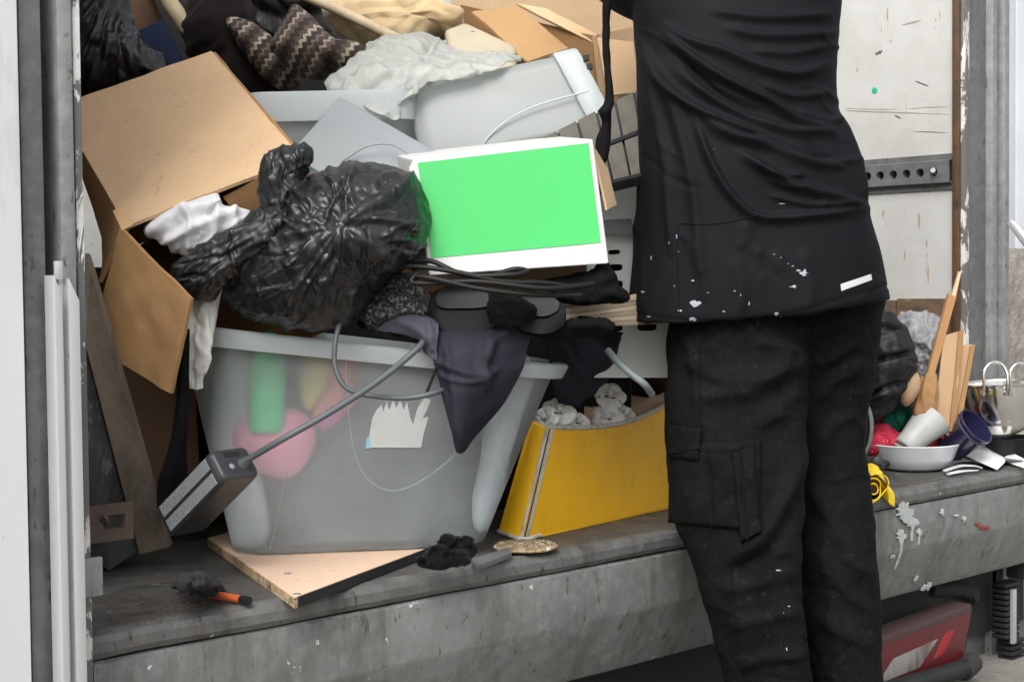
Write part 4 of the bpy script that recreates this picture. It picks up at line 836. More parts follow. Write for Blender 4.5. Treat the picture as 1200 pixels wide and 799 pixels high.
# ------------------------------------------------------------------ left foreground: plank, adapter, cables, straps, bits on the sill
old = M('weathered_timber', (.19, .15, .118), .85); old.mix(old.ramp(old.noise(14, 8, .7, (1, 1, .06)), .35, .7), (.075, .06, .05)).mix(old.ramp(old.noise(30, 6, .7, (1, 1, .3)), .72, .78), (.22, .20, .18)).bump(old.noise(30, 6, .6, (1, 1, .05)), .5, .003); old = old.m
pk_ = empty('timber_plank', tuple(atZ(165, 655, DECK)), 'weathered grey-brown timber plank leaning behind the rusty latch plate', 'plank')
a, b, c, d_ = at(97, 290, 2.36), at(106, 300, 2.36), at(198, 640, 2.17), at(163, 646, 2.16)
bm = bmesh.new(); prism(bm, [at(99, 296, 2.19), at(106, 318, 2.20), at(198, 641, 2.50), at(163, 650, 2.49), at(99, 400, 2.27)], HEAD*.03+SIDE*.0, .002); from_bm('board_face', bm, old, pk_)
old2 = M('dark_grey_timber', (.06, .06, .06), .85); old2.mix(old2.ramp(old2.noise(10, 8, .65, (1, 1, .08)), .42, .62), (.028, .028, .028)).mix(old2.ramp(old2.noise(40, 5, .7, (1, 1, .15)), .6, .72), (.12, .12, .115)).bump(old2.noise(36, 6, .6, (1, 1, .06)), .6, .003)
bm = bmesh.new(); prism(bm, [at(99, 405, 2.28), at(162, 646, 2.495), at(128, 668, 2.46), at(99, 645, 2.44)], HEAD*.10+SIDE*-.02, .002); from_bm('board_edge', bm, old2.m, pk_)
# brown sheet material behind the plank
tag(slab('fibreboard_sheet', [at(95, 400, 2.72), at(225, 390, 2.76), at(238, 622, 2.74), at(110, 622, 2.70)], .008, cardboard('brown_fibreboard', (.22, .13, .075))), 'brown fibreboard sheet standing behind the leaning plank', 'board')
# power adapter
ad = empty('power_adapter', tuple(at(245, 630, 2.36)), 'black ribbed power adapter hanging by its grey cable against the bin', 'adapter')
A0, A1 = at(275, 543, 2.32), at(213, 607, 2.40); axv = A1-A0; LN = np.linalg.norm(axv); axv /= LN
ux = at(305, 542, 2.315)-at(248, 545, 2.325); ux -= axv*(ux@axv); ux /= np.linalg.norm(ux); ct = -HEAD-axv*(-HEAD@axv); ct -= ux*(ct@ux); ct /= np.linalg.norm(ct); ux = math.cos(.75)*ux-math.sin(.75)*ct; uy = np.cross(axv, ux); uy = uy if uy[2] > 0 else -uy
def adp(x, y, t): return A0+ux*x+uy*y+axv*t
def rring(w_, h_, r, t, n=8): return np.array([adp(x, y, t) for x, y in rrect(-w_, w_, -h_, h_, r, n)])
R = [rring(.030, .020, .008, -.003), rring(.034, .0245, .010, -.002), rring(.0365, .027, .010, .003), rring(.037, .0275, .009, .01), rring(.037, .0275, .009, LN), rring(.034, .024, .010, LN+.004)]
n = len(R[0]); V = np.vstack(R); mk('case', V, [tuple(f) for f in gridF(6, n, cv=True)]+[tuple(range(n)), tuple(range(5*n, 6*n))], M('adapter_plastic', (.035, .038, .042), .4).m, ad, True, 50)
ribm = M('adapter_grille', (.26, .27, .28), .45).m
for s in (-1,):
    for k in range(30):
        t = .014+k*(LN-.02)/30
        for (y0, y1) in ((-.022, -.003), (.003, .022)):
            bm = bmesh.new(); prism(bm, [adp(s*.0368, y0, t), adp(s*.0368, y1, t), adp(s*.0368, y1, t+.0022), adp(s*.0368, y0, t+.0022)], ux*s*.0022, 0); from_bm('grille_rib', bm, ribm, ad)
bm = bmesh.new(); prism(bm, [adp(-.0369, -.0025, .012), adp(-.0369, .0025, .012), adp(-.0369, .0025, LN-.004), adp(-.0369, -.0025, LN-.004)], -ux*.0016, 0); from_bm('spine', bm, black_r, ad)
for r_ in (0, 1):
    for k in range(9):
        p = adp(-.014+k*.0035, .013+r_*.0045, -.0032); bm = bmesh.new(); prism(bm, [p+ux*a_+uy*b_ for a_, b_ in ((-.0012, -.0015), (.0012, -.0015), (.0012, .0015), (-.0012, .0015))], axv*-.0012); from_bm('vent_slot', bm, under_m, ad)
V, Fc = lathe([(.0001, .0006), (.0045, .0006), (.005, 0)], adp(-.010, -.005, -.0028), -axv, 14); mk('power_light', V, Fc, M('grey_lens', (.28, .29, .29), .3).m, ad)
V, Fc = lathe([(.0001, .012), (.0062, .012), (.0085, .004), (.010, 0)], adp(.013, -.004, -.003), -axv, 18); mk('strain_relief', V, Fc, cable_m, ad, True, 50)
# cables
tag(tube('power_cable', [adp(.013, -.004, -.012), at(330, 515, 2.30), at(380, 487, 2.32), at(435, 452, 2.36), at(470, 425, 2.39), at(495, 402, 2.42), at(505, 385, 2.50)], .0052, cable_m, None, ns=12, n=80), 'straight grey power cable rising from the adapter over the bin', 'cable')
tag(tube('looped_cable', [at(384, 384, 2.46), at(385, 370, 2.44), at(393, 366, 2.42), at(397, 378, 2.41), at(393, 400, 2.395), at(392, 425, 2.39), at(400, 448, 2.385), at(415, 459, 2.385), at(445, 465, 2.39), at(480, 466, 2.40), at(510, 460, 2.41), at(530, 452, 2.46)], .0042, cable_m, None, ns=12, n=110), 'grey-green cable looping over the bin rim', 'cable')
tag(tube('thin_wire', [at(513, 424, 2.42), at(508, 440, 2.42), at(502, 455, 2.42), at(500, 461, 2.42)], .0024, cable_b, None, ns=8), 'thin black wire hanging beside the draped jacket', 'wire')
for i, (p, lab) in enumerate((([(455, 318, 2.42), (480, 312, 2.40), (530, 318, 2.38), (590, 330, 2.38), (640, 332, 2.40), (690, 340, 2.44)], 'topmost black cord of the bundle under the carton'),
        ([(460, 322, 2.42), (500, 325, 2.385), (560, 338, 2.375), (620, 345, 2.385), (680, 346, 2.42)], 'lowest black cord of the bundle under the carton'),
        ([(478, 308, 2.42), (505, 306, 2.40), (545, 322, 2.38), (600, 322, 2.38), (618, 318, 2.40), (600, 316, 2.42), (560, 330, 2.40)], 'black cord doubled back in the bundle under the carton'),
        ([(470, 305, 2.44), (488, 318, 2.40), (482, 330, 2.39), (500, 332, 2.39), (560, 330, 2.375), (640, 338, 2.385), (695, 333, 2.44)], 'black cord of the bundle that curls by the knitted glove'))):
    tag(tube('power_lead', [at(*q) for q in p], .0042, cable_b, None, ns=10, n=90), lab, 'cord', 'black cords under the carton')
# black strap, left of the bin
net = [[at(x-w, y, d), at(x-w*.2, y, d-.01), at(x+w, y, d)] for x, y, w, d in ((217, 385, 5, 2.39), (216, 420, 6, 2.385), (214, 460, 7, 2.38), (211, 500, 9, 2.38), (207, 535, 12, 2.39), (203, 565, 18, 2.40), (200, 595, 16, 2.42))]
V, Fc = sheet(net, 90, 20, .003, lambda P: .005*ridged(P*[1.5, 1.5, .15], 30, 3, 2)); tag(mk('fabric_strip', V, Fc, black_f), 'twisted black fabric strip hanging between the cardboard flap and the bin', 'strap')
# grey rag and orange handle on the sill
rgz = lambda x, y, h: atZ(x, y, DECK+h)
V, Fc = sheet([[rgz(200, 690, .004), rgz(225, 693, .006), rgz(252, 699, .006), rgz(270, 697, .004)], [rgz(206, 684, .02), rgz(226, 686, .03), rgz(245, 690, .028), rgz(266, 692, .008)], [rgz(212, 686, .045), rgz(230, 682, .055), rgz(244, 686, .05), rgz(262, 690, .012)], [rgz(216, 682, .05), rgz(234, 678, .06), rgz(248, 682, .045), rgz(262, 688, .014)], [rgz(222, 680, .02), rgz(238, 676, .03), rgz(252, 680, .02), rgz(264, 686, .004)]], 90, 90, .003, lambda P: .012*facets(P, 15, 4)+.007*facets(P, 32, 6)+.003*facets(P, 70, 7))
V[:, 2] = np.maximum(V[:, 2], DECK-.001)
tag(mk('rag', V, Fc, fabric('grey_rag', (.03, .03, .031))), 'crumpled dark grey rag on the steel sill', 'rag')
hd = empty('screwdriver', tuple(atZ(270, 700, DECK)), 'tool with a slim orange handle poking from the grey rag', 'tool')
p0, p1, p2 = atZ(245, 696, DECK+.008), atZ(283, 702, DECK+.008), atZ(292, 704, DECK+.008)
tube('handle', [p0, p1], .0062, M('orange_plastic', (.42, .085, .025), .45).m, hd, n=6, ns=14); tube('end_cap', [p1, p2], .0064, blackpl, hd, n=4, ns=14)
# knitted black glove on the panel
gp_ = [blob([(492, 654), (502, 642), (522, 632), (542, 629), (556, 636), (558, 648), (545, 659), (525, 666), (505, 667), (494, 662)], lambda x, y: 2.37, .022, .035, 50, 26)]
for (x0_, y0_, x1_, y1_, r_) in ((500, 662, 492, 655, .011), (515, 640, 530, 628, .012), (535, 634, 552, 632, .012), (520, 655, 545, 650, .014), (505, 650, 520, 642, .013), (530, 662, 548, 655, .012)):
    P_ = np.array([at(x0_, y0_, 2.36), at((x0_+x1_)/2, (y0_+y1_)/2, 2.345), at(x1_, y1_, 2.36)]); gp_.append((lambda t, c: (c, gridF(12, 10, cv=True).tolist()+[list(range(10)), list(range(110, 120))]))(0, np.vstack([p+r_*(math.sin(math.pi*(k+.6)/12.2)**.5)*np.array([SIDE*math.cos(a_)+np.array([0, 0, 1.0])*math.sin(a_)*.8-HEAD*.6*math.sin(a_+.7) for a_ in np.linspace(0, 2*math.pi, 10, endpoint=False)]) for k, p in enumerate(cr(P_, 12))])))
V, Fc, N = remesh(gp_, .0022, 2); V = V+N*(.003*facets(V, 30, 6)+.0012*noise3(V, 220, 3)+.0008*noise3(V, 420, 5))[:, None]
tag(mk('knitted_glove', V, Fc, fabric('fuzzy_black_knit', (.005, .005, .0055), weave=180, fuzz=.5)), 'balled-up fuzzy black knitted glove at the foot of the bin', 'glove')
# rush mat disc and clear strip
rush = M('rush_weave', (.30, .23, .13), .9); rush.mix(rush.ramp(rush.noise(90, 5, .7), .45, .62), (.13, .09, .05)).mix(rush.ramp(rush.noise(60, 4, .7), .62, .68), (.55, .50, .40)).bump(rush.noise(120, 4), .8, .003)
c = atZ(616, 641, DECK+.006); ps = [(.0001, .004)]
for k in range(1, 14): ps += [(k*.0042-.002, .0055), (k*.0042, .0035)]
V, Fc = lathe(ps+[(.056, .001), (.05, -.002), (.0001, -.002)], c, (0, 0, 1), 48); V += (.0008*noise3(V, 120, 3))[:, None]; tag(mk('rush_coaster', V, Fc, rush.m), 'round woven rush coaster lying beside the yellow box', 'coaster')
slab('clear_strip', [atZ(552, 655, DECK+.014), atZ(596, 640, DECK+.012), atZ(600, 647, DECK+.012), atZ(556, 664, DECK+.014)], .008, frosted('scuffed_clear', see=.45, dif=(.3, .32, .31)), None, .001); tag(bpy.context.scene.objects['clear_strip'], 'short clear plastic strip between the glove and the coaster', 'strip')
# dirt, splinters and bits on the deck
rnd = random.Random(4); V = []; Fc = []
for k in range(420):
    x, y = (rnd.gauss(190, 55), rnd.gauss(715, 12)) if k < 260 else (rnd.uniform(560, 1150), rnd.uniform(556, 660))
    p = atZ(x, y, DECK+.001)
    if not (.01 < p[1] < .24 and p[0] > .02): continue
    a = rnd.random()*6.28; L_ = rnd.uniform(.0006, .0032); w_ = rnd.uniform(.0005, .0015); u = np.array([math.cos(a), math.sin(a), 0]); v = np.array([-u[1], u[0], 0]); b = len(V)
    V += [p-u*L_-v*w_, p+u*L_-v*w_, p+u*L_+v*w_, p-u*L_+v*w_, p+np.array([0, 0, w_*1.6])]; Fc += [(b, b+1, b+4), (b+1, b+2, b+4), (b+2, b+3, b+4), (b+3, b, b+4)]
tag(mk('debris', V, Fc, M('brown_crumbs', (.085, .055, .032), .9).m, None, False), 'brown crumbs and splinters scattered on the steel deck', 'debris', kind='stuff')

# ------------------------------------------------------------------ on the bin: jacket, knitted glove, sandals, plank
def drape(net, nu, nv, th, amp, s, seed, fold=(), an=(1, 1, 1)):
    def dsp(P):
        X, Y = proj(P); return amp*(.9*facets(P*np.array(an), s, seed)+.35*facets(P, s*2.4, seed+4)+.4*noise3(P, s*.7, seed+2))+folds(X, Y, fold)
    return sheet([[at(*p) for p in row] for row in net], nu, nv, th, dsp)
jk = empty('jacket', tuple(at(545, 530, 2.42)), 'charcoal jacket draped over the bin rim in a hanging point', 'jacket')
V, Fc = drape([[(500, 400, 2.60), (545, 392, 2.60), (590, 384, 2.62), (634, 386, 2.62)],
               [(494, 388, 2.475), (535, 380, 2.47), (588, 379, 2.49), (626, 387, 2.51)],
               [(505, 405, 2.425), (545, 402, 2.42), (588, 400, 2.44), (621, 402, 2.475)],
               [(510, 435, 2.42), (545, 440, 2.40), (584, 440, 2.43), (612, 436, 2.465)],
               [(520, 475, 2.425), (542, 480, 2.405), (568, 478, 2.43), (592, 472, 2.465)],
               [(531, 510, 2.435), (541, 512, 2.42), (553, 508, 2.44), (567, 500, 2.47)],
               [(536, 529, 2.445), (540, 530, 2.44), (544, 527, 2.45), (550, 518, 2.50)]], 110, 70, .004, .008, 8, 7,
              [([(500, 420), (560, 440), (590, 430)], 5, .007), ([(575, 390), (568, 420), (572, 460)], 6, .010), ([(600, 388), (580, 400), (572, 425)], 5, .008), ([(520, 395), (530, 450), (540, 520)], 5, .006), ([(512, 440), (545, 448), (572, 445)], 3, .005)], (1, 1, .6))
mk('panel', V, Fc, dark_j, jk)
V, Fc = drape([[(440, 388, 2.56), (462, 380, 2.56), (495, 378, 2.56), (520, 382, 2.56)], [(440, 384, 2.47), (465, 370, 2.46), (495, 372, 2.455), (514, 380, 2.45)], [(446, 388, 2.455), (475, 380, 2.44), (500, 384, 2.43), (514, 390, 2.425)], [(488, 395, 2.44), (496, 400, 2.43), (505, 408, 2.42), (512, 412, 2.415)], [(497, 415, 2.43), (502, 418, 2.42), (507, 420, 2.415), (512, 422, 2.415)]], 70, 60, .004, .007, 12, 17, [([(462, 375), (490, 385), (508, 405)], 5, .008), ([(500, 378), (507, 395), (508, 415)], 4, .008)])
mk('collar', V, Fc, fabric('slate_lining', (.062, .060, .080), rough=.7), jk)
V, Fc = drape([[(620, 388, 2.70), (660, 386, 2.74), (700, 386, 2.78), (736, 392, 2.82)], [(640, 396, 2.69), (672, 392, 2.71), (712, 392, 2.76), (732, 412, 2.82)], [(644, 430, 2.72), (672, 435, 2.73), (705, 425, 2.77), (730, 430, 2.83)], [(648, 455, 2.76), (674, 460, 2.77), (694, 446, 2.80), (718, 436, 2.84)], [(655, 472, 2.79), (678, 479, 2.79), (690, 462, 2.81), (710, 444, 2.84)]], 80, 70, .004, .012, 9, 27, [([(655, 395), (680, 430), (690, 470)], 8, .012), ([(700, 395), (705, 430), (690, 470)], 8, .010)])
tag(mk('trousers', V, Fc, dark_j), 'dark navy trousers hanging off the back corner of the bin', 'trousers')
knit = M('ribbed_grey_knit', (.022, .022, .023), .95); knit.mix(knit.ramp(knit.noise(140, 3, .7), .5, .62), (.16, .16, .155)).bump(knit.noise(160, 3), .9, .003); knit = knit.m
V, Fc = blob([(424, 372), (430, 352), (446, 334), (462, 322), (484, 326), (498, 342), (504, 362), (496, 378), (470, 384), (440, 384)], 2.50, .05, .06, 140, 60)
X, Y = proj(V); V += vn_any(V, Fc)*(.005*np.abs(np.sin((X*.85-Y*.25)*.42))+.006*noise3(V, 14, 3)+folds(X, Y, [([(430, 370), (455, 352), (490, 352)], 5, .012), ([(440, 348), (466, 338), (495, 350)], 5, -.008), ([(455, 372), (475, 362), (500, 368)], 5, .009)]))[:, None]
tag(mk('knitted_hat', V, Fc, knit), 'ribbed charcoal knitted hat on the bin below the refuse bag', 'hat')
tag(tube('hat_loop', [at(445, 366, 2.455), at(441, 356, 2.445), at(450, 351, 2.44), at(460, 356, 2.445)], .003, cable_b, None, ns=8), 'small black cord loop on the ribbed knitted hat', 'cord')
V, Fc = blob([(420, 378), (440, 366), (470, 374), (500, 366), (530, 376), (500, 390), (440, 388)], 2.52, .04, .05, 80, 30); V = rumple(V, Fc, .012, 14, 3); tag(mk('black_garment', V, Fc, black_f), 'black garment bunched along the bin rim under the hat', 'clothes')
sole_m = M('rubber_sole', (.009, .0092, .010), .6, spec=.3).m
def sandal(label, pts, d, h):
    s = empty('sandal', tuple(at(pts[0][0], pts[0][1]+20, d)), label, 'sandal', 'black sandals on the bin')
    o = cr(pts, 60, True); c = o.mean(0); R = []
    for (k, dz, dy) in ((.90, 0, 0), (1.0, -.004, 0), (1.0, -h+.004, 0), (.94, -h, 0)):
        R.append(np.array([at(c[0]+k*(x-c[0]), c[1]+k*(y-c[1]), d+.0025*(c[1]-y)) + [0, 0, dz] for x, y in o]))
    V = np.vstack(R); mk('sole', V, [tuple(f) for f in gridF(4, 60, cv=True)]+[tuple(range(60)), tuple(range(180, 240))], sole_m, s, True, 40)
    o2 = np.array([at(c[0]+.8*(x-c[0]), c[1]+.8*(y-c[1]), d+.0025*(c[1]-y))+[0, 0, .003] for x, y in o]); R2 = [o2, o2*.98+o2.mean(0)*.02+[0, 0, .002]]; V = np.vstack(R2); mk('footbed', V, [tuple(f) for f in gridF(2, 60, cv=True)]+[tuple(range(60, 120))], M('grey_footbed', (.028, .029, .031), .7).m, s, True, 40)
    return s
sA = sandal('black sandal with a rounded heel nearer the knitted hat', [(502, 356), (508, 340), (530, 333), (566, 335), (578, 345), (584, 360), (570, 365), (540, 366), (512, 365)], 2.48, .03)
sB = sandal('black sandal lying next to the wooden plank', [(585, 352), (610, 341), (645, 346), (662, 356), (660, 368), (640, 376), (610, 372), (592, 362)], 2.50, .022)
net = [[(572, 345, 2.46), (590, 338, 2.44), (612, 345, 2.45), (628, 356, 2.46)], [(570, 358, 2.44), (590, 352, 2.42), (612, 356, 2.425), (630, 364, 2.45)], [(574, 378, 2.44), (592, 380, 2.425), (612, 382, 2.43), (628, 374, 2.45)]]
V, Fc = drape(net, 40, 40, .004, .007, 18, 3); mk('strap', V, Fc, black_f, sA)
V, Fc = blob([(500, 372), (530, 376), (580, 380), (630, 378), (700, 372), (720, 384), (690, 396), (640, 392), (600, 392), (540, 388), (505, 384)], 2.54, .05, .08, 110, 40); V = rumple(V, Fc, .012, 12, 3); tag(mk('black_shirt', V, Fc, black_f), 'flat black shirt spread under the sandals', 'clothes')
V, Fc = blob([(640, 330), (690, 318), (712, 312), (724, 332), (738, 352), (700, 358), (660, 356)], 2.55, .03, .06, 70, 30); V = rumple(V, Fc, .010, 14, 5); tag(mk('fabric_pouch', V, Fc, black_f), 'black fabric pouch wedged under the carton corner', 'pouch')
ply = M('pale_plywood', (.44, .35, .25), .7); ply.mix(ply.ramp(ply.noise(5, 6, .6, (1, 1, 12)), .4, .65, 0, .7), (.30, .21, .13)).bump(ply.noise(12, 5, .6, (1, 1, 8)), .3, .001)
bd = empty('plywood_board', tuple(at(700, 385, 2.62)), 'pale plywood board with layered edge pointing at the worker', 'board')
for k in range(5):
    t0, t1 = k/5, (k+.93)/5
    e = lambda x, ya, yb, t: at(x, ya+(yb-ya)*t, 2.54 if x < 700 else 2.74)
    bm = bmesh.new(); prism(bm, [e(652, 367, 385, t0), e(775, 347, 380, t0), e(775, 347, 380, t1), e(652, 367, 385, t1)], HEAD*.10+np.array([0, 0, .012]), .0008); from_bm('ply_layer', bm, ply.m if k % 2 else M('ply_core', (.30, .24, .175), .8).m, bd)
rough_panel('veneer', (at(662, 362, 2.552), at(752, 343, 2.70), at(765, 348, 2.72), at(652, 368, 2.54)), .003, ply.m, bd, .0005, 8)
# hose
tag(tube('hose', [at(712, 410, 2.66), at(725, 425, 2.64), at(742, 440, 2.63), at(755, 450, 2.63), at(764, 462, 2.66)], .0062, M('grey_green_hose', (.16, .20, .20), .5).m, None, ns=12), 'short grey-green hose end above the roses', 'hose')

# ------------------------------------------------------------------ yellow box with roses
yb = empty('yellow_box', tuple(atZ(690, 610, DECK)), 'bright yellow box with white edging and a scooped top rim', 'box')
yel = M('yellow_card', (.93, .50, .010), .5); yel.mix(yel.ramp(yel.noise(5, 6, .6, (1, 1, 1), .5), .4, .7, 0, .6), (.74, .40, .010)).mix(yel.ramp(yel.noise(22, 6, .7, (2, 2, .6), .6), .62, .74, 0, .5), (.60, .31, .012)).bump(yel.noise(14, 4), .2, .003); yel = yel.m
edge_w = M('worn_white_edge', (.55, .53, .47), .8); edge_w.mix(edge_w.ramp(edge_w.noise(60, 5, .7, (1, 1, .3)), .5, .7, 0, .7), (.28, .26, .22)); edge_w = edge_w.m
y0 = atZ(612, 631, DECK+.004); y1 = atZ(800, 590, DECK+.004)
def yfront(t, top):   # bottom edge and scooped top edge of the front
    if not top: return y0+(y1-y0)*t
    x = 642+(800-642)*t; y = float(np.interp(x, (642, 674, 704, 724, 743, 762, 782, 800), (501, 502.5, 501, 498, 493, 485, 475, 464)))
    d = float((y0+(y1-y0)*t-CAM)@HEAD); return at(x, y, d+.012)
T_ = np.linspace(0, 1, 24); V = [yfront(t, False) for t in T_]+[(yfront(t, False)+yfront(t, True))/2 for t in T_]+[yfront(t, True) for t in T_]
Vf = np.array(V); inn = HEAD*.006; V = np.vstack([Vf, Vf+inn]); Fa = [tuple(f) for f in gridF(3, 24)]+[tuple(np.array(f[::-1])+72) for f in gridF(3, 24)]
bd_ = list(range(24))+[47, 71]+list(range(70, 47, -1))+[24]
for a_, b_ in zip(bd_, bd_[1:]+bd_[:1]): Fa.append((a_, b_, b_+72, a_+72))
mk('panel', V, Fa, yel, yb, True, 50)
s0, s1, s2, s3 = atZ(584, 622, DECK+.004), y0, yfront(0, True), at(622, 492, 2.72)
slab('panel', [s0, s1+(s0-s1)*.04, s2+(s3-s2)*.04, s3], .005, yel, yb, .001)
tube('rim_edge', [yfront(t, True)+[0, 0, .002] for t in T_], .0045, edge_w, yb, n=50, ns=10)
slab('corner_edge', [y0+(s0-y0)*.03+gn*.002, y0+(y1-y0)*.035+gn*.003, yfront(.05, True)+gn*.004, s2+(s3-s2)*.06+gn*.003], .007, edge_w, yb, .001)
tube('edge_seam', [y0+(y1-y0)*.012-HEAD*.0035, s2+(yfront(.05, True)-s2)*.3-HEAD*.0045], .0011, under_m, yb, n=6, ns=6)
tube('foot_edge', [s0-HEAD*.003, y0-HEAD*.004, y0+(y1-y0)*.10-HEAD*.004], .004, edge_w, yb, n=24, ns=8)
bkv = HEAD*.28
slab('panel', [s0+bkv*.9+SIDE*.09, y1+bkv*.6, y1+bkv*.6+[0, 0, .12], s0+bkv*.9+SIDE*.09+[0, 0, .14]], .005, yel, yb, .001); slab('panel', [s0, y0, y1, y1+bkv*.6, s0+bkv*.9+SIDE*.09], .004, yel, yb, 0)
V, Fc = drape([[(690, 468, 3.16), (740, 462, 3.2), (800, 448, 3.24)], [(685, 480, 3.10), (740, 472, 3.12), (800, 456, 3.18)], [(685, 500, 3.04), (740, 492, 3.08), (800, 474, 3.14)]], 50, 60, .003, .016, 11, 3); tag(mk('packing_paper', V, Fc, card_p), 'crumpled brown packing paper inside the yellow box', 'paper')
V, Fc = blob([(680, 440), (720, 425), (800, 420), (810, 470), (740, 476), (690, 470)], 3.22, .05, .1, 60, 30); V += vn_any(V, Fc)*(.012*ridged(V, 9, 5, 3))[:, None]; tag(mk('brown_leather_bag', V, Fc, fabric('dark_brown_leather', (.035, .014, .009), rough=.5)), 'dark reddish-brown leather bag behind the roses', 'bag')
rose_m = M('white_foam_petal', (.90, .89, .85), .6); rose_m.vary(30, .12); rose_m = rose_m.m; stem_m = M('stem_green', (.10, .12, .06), .7).m
def rose(px, py, d, r, seed, lab, tilt=(0, 0)):
    rt = empty('artificial_rose', tuple(at(px, py+8, d)), lab, 'flower', 'white roses in the yellow box'); rnd = random.Random(seed)
    ax = -HEAD*.75+np.array([0, 0, .65])+SIDE*tilt[0]; ax /= np.linalg.norm(ax); a = np.cross(ax, [0, 0, 1.0]); a /= np.linalg.norm(a); b = np.cross(ax, a); c = at(px, py, d)
    lay = [(3, .30, .80, .75), (4, .54, .58, .55), (5, .84, .26, .25), (5, 1.16, -.12, -.10)]
    for li, (n, rr, hh, curl) in enumerate(lay):
        for k in range(n):
            a0 = 2*math.pi*(k+.5*li+rnd.uniform(-.12, .12))/n; wd = 2*math.pi/n*.60; NU, NV = 8, 6; V = []
            for i in range(NU):
                s = -1+2*i/(NU-1)
                for j in range(NV):
                    t = j/(NV-1); ang = a0+s*wd*(.45+.55*t)*(1-.25*t**4); q = r*rr*(.30+.70*t**.8)*(1-.10*s*s*t); z = r*(hh*t**.6*.9-.25+(.35-curl*.0)*t*(1-t)-.16*s*s*t+(.10 if li == 3 else .0)*math.sin(t*3))
                    V.append(c+(a*math.cos(ang)+b*math.sin(ang))*q+ax*z)
            V = np.array(V); V += (.0012*noise3(V, 90, seed+k))[:, None]
            Fc = [tuple(f) for f in gridF(NU, NV)]; mk('petal', V, Fc, rose_m, rt, True)
    V, Fc = lathe([(.0001, r*.42), (r*.14, r*.36), (r*.24, r*.1), (r*.2, -r*.3), (.0001, -r*.35)], c, ax, 14); mk('bud', V, Fc, rose_m, rt)
    tube('stem', [c-ax*r*.3, c-ax*r*.8, c+HEAD*.05+[0, 0, -.06]], .0022, stem_m, rt, n=12, ns=6)
for (x, y, d, r, s, t, lab) in ((656, 478, 2.82, .0285, 1, .1, 'full white artificial rose at the corner of the yellow box'), (637, 487, 2.77, .024, 2, -.3, 'smaller white rose tucked against the clear bin'), (679, 492, 2.88, .020, 3, .2, 'half-hidden white rose low behind the yellow rim'),
        (716, 460, 2.98, .028, 4, .1, 'highest white rose standing above the two others'), (712, 485, 2.96, .028, 5, -.1, 'open white rose beneath the highest rose'), (733, 484, 3.0, .0225, 6, .35, 'white rose turned sideways beside the packing paper')): rose(x, y, d, r, s, lab, (t, 0))
# ------------------------------------------------------------------ the worker, seen from behind
from mathutils.bvhtree import BVHTree
man = empty('person', tuple(at(930, 945, 2.74)*[1, 1, 0]+[0, 0, .04]), 'worker in black t-shirt and paint-flecked cargo trousers leaning into the truck', 'person')
shirt_m = M('black_tshirt', (.0030, .0034, .0048), .74, spec=.14); shirt_m.b.inputs['Sheen Weight'].default_value = .0
shirt_m.mix(shirt_m.ramp(shirt_m.noise(6, 6), .35, .7, 0, .7), (.0055, .0060, .0078)).mix(shirt_m.ramp(shirt_m.noise(380, 2, .6), .74, .84, 0, .45), (.03, .031, .035)).bump(shirt_m.noise(300, 3), .2, .0008); shirt_m = shirt_m.m
trou_m = M('black_cargo_twill', (.0040, .0042, .0047), .88, spec=.10); trou_m.b.inputs['Sheen Weight'].default_value = 0
trou_m.mix(trou_m.ramp(trou_m.noise(14, 7, .65), .4, .7, 0, .8), (.0068, .0071, .0078)).mix(trou_m.ramp(trou_m.noise(60, 5, .7), .64, .74, 0, .7), (.015, .015, .0165)).bump(trou_m.noise(60, 5), .25, .002).mix(trou_m.ramp(trou_m.noise(330, 2, .6), .70, .80, 0, .5), (.03, .03, .033)).bump(trou_m.noise(260, 3), .35, .0012); trou_m = trou_m.m
def rows_loft(rows, nth=72, nrow=90, sag=0.0, p=2.3):
    """rows = (xl, yl, xr, yr, depth, half_thickness): closed tube with superelliptic sections between the two pixel edges"""
    A = cr(np.array(rows, float), nrow); th = np.linspace(0, 2*math.pi, nth, endpoint=False); V = []
    se = lambda x: np.sign(x)*np.abs(x)**(2/p)
    for i, (xl, yl, xr, yr, d, h) in enumerate(A):
        a, b = at(xl, yl, d), at(xr, yr, d); c = (a+b)/2; u = (b-a)/2
        V.append(c+se(np.cos(th))[:, None]*u-se(np.sin(th))[:, None]*HEAD*h)
    V = np.vstack(V); return V, [tuple(f) for f in gridF(nrow, nth, cv=True)]+[tuple(range(nth)), tuple(range(len(V)-nth, len(V)))]
# trousers
LLEG = [(792, 322, 925, 318, 2.78, .115), (785, 360, 938, 355, 2.76, .125), (783, 420, 946, 420, 2.74, .115), (781, 480, 944, 480, 2.72, .105), (783, 540, 942, 540, 2.70, .098), (785, 590, 940, 590, 2.69, .093), (798, 630, 938, 630, 2.68, .088), (812, 665, 938, 665, 2.68, .083), (825, 705, 940, 705, 2.68, .08), (838, 755, 945, 755, 2.69, .078), (850, 800, 952, 800, 2.70, .075), (862, 860, 958, 860, 2.71, .07), (866, 935, 962, 935, 2.72, .07)]
RLEG = [(850, 316, 1030, 312, 2.82, .12), (855, 350, 1034, 345, 2.82, .13), (870, 400, 1026, 400, 2.83, .125), (895, 450, 1020, 450, 2.84, .112), (916, 500, 1011, 500, 2.84, .095), (930, 545, 1012, 545, 2.84, .09), (932, 600, 1020, 600, 2.83, .086), (934, 650, 1026, 650, 2.82, .083), (938, 700, 1029, 700, 2.82, .08), (945, 750, 1030, 750, 2.82, .076), (953, 800, 1032, 800, 2.82, .074), (960, 860, 1036, 860, 2.82, .07), (962, 935, 1040, 935, 2.82, .07)]
V, Fc, N = remesh([rows_loft(LLEG), rows_loft(RLEG)], .0048, 4)
X, Y = proj(V)
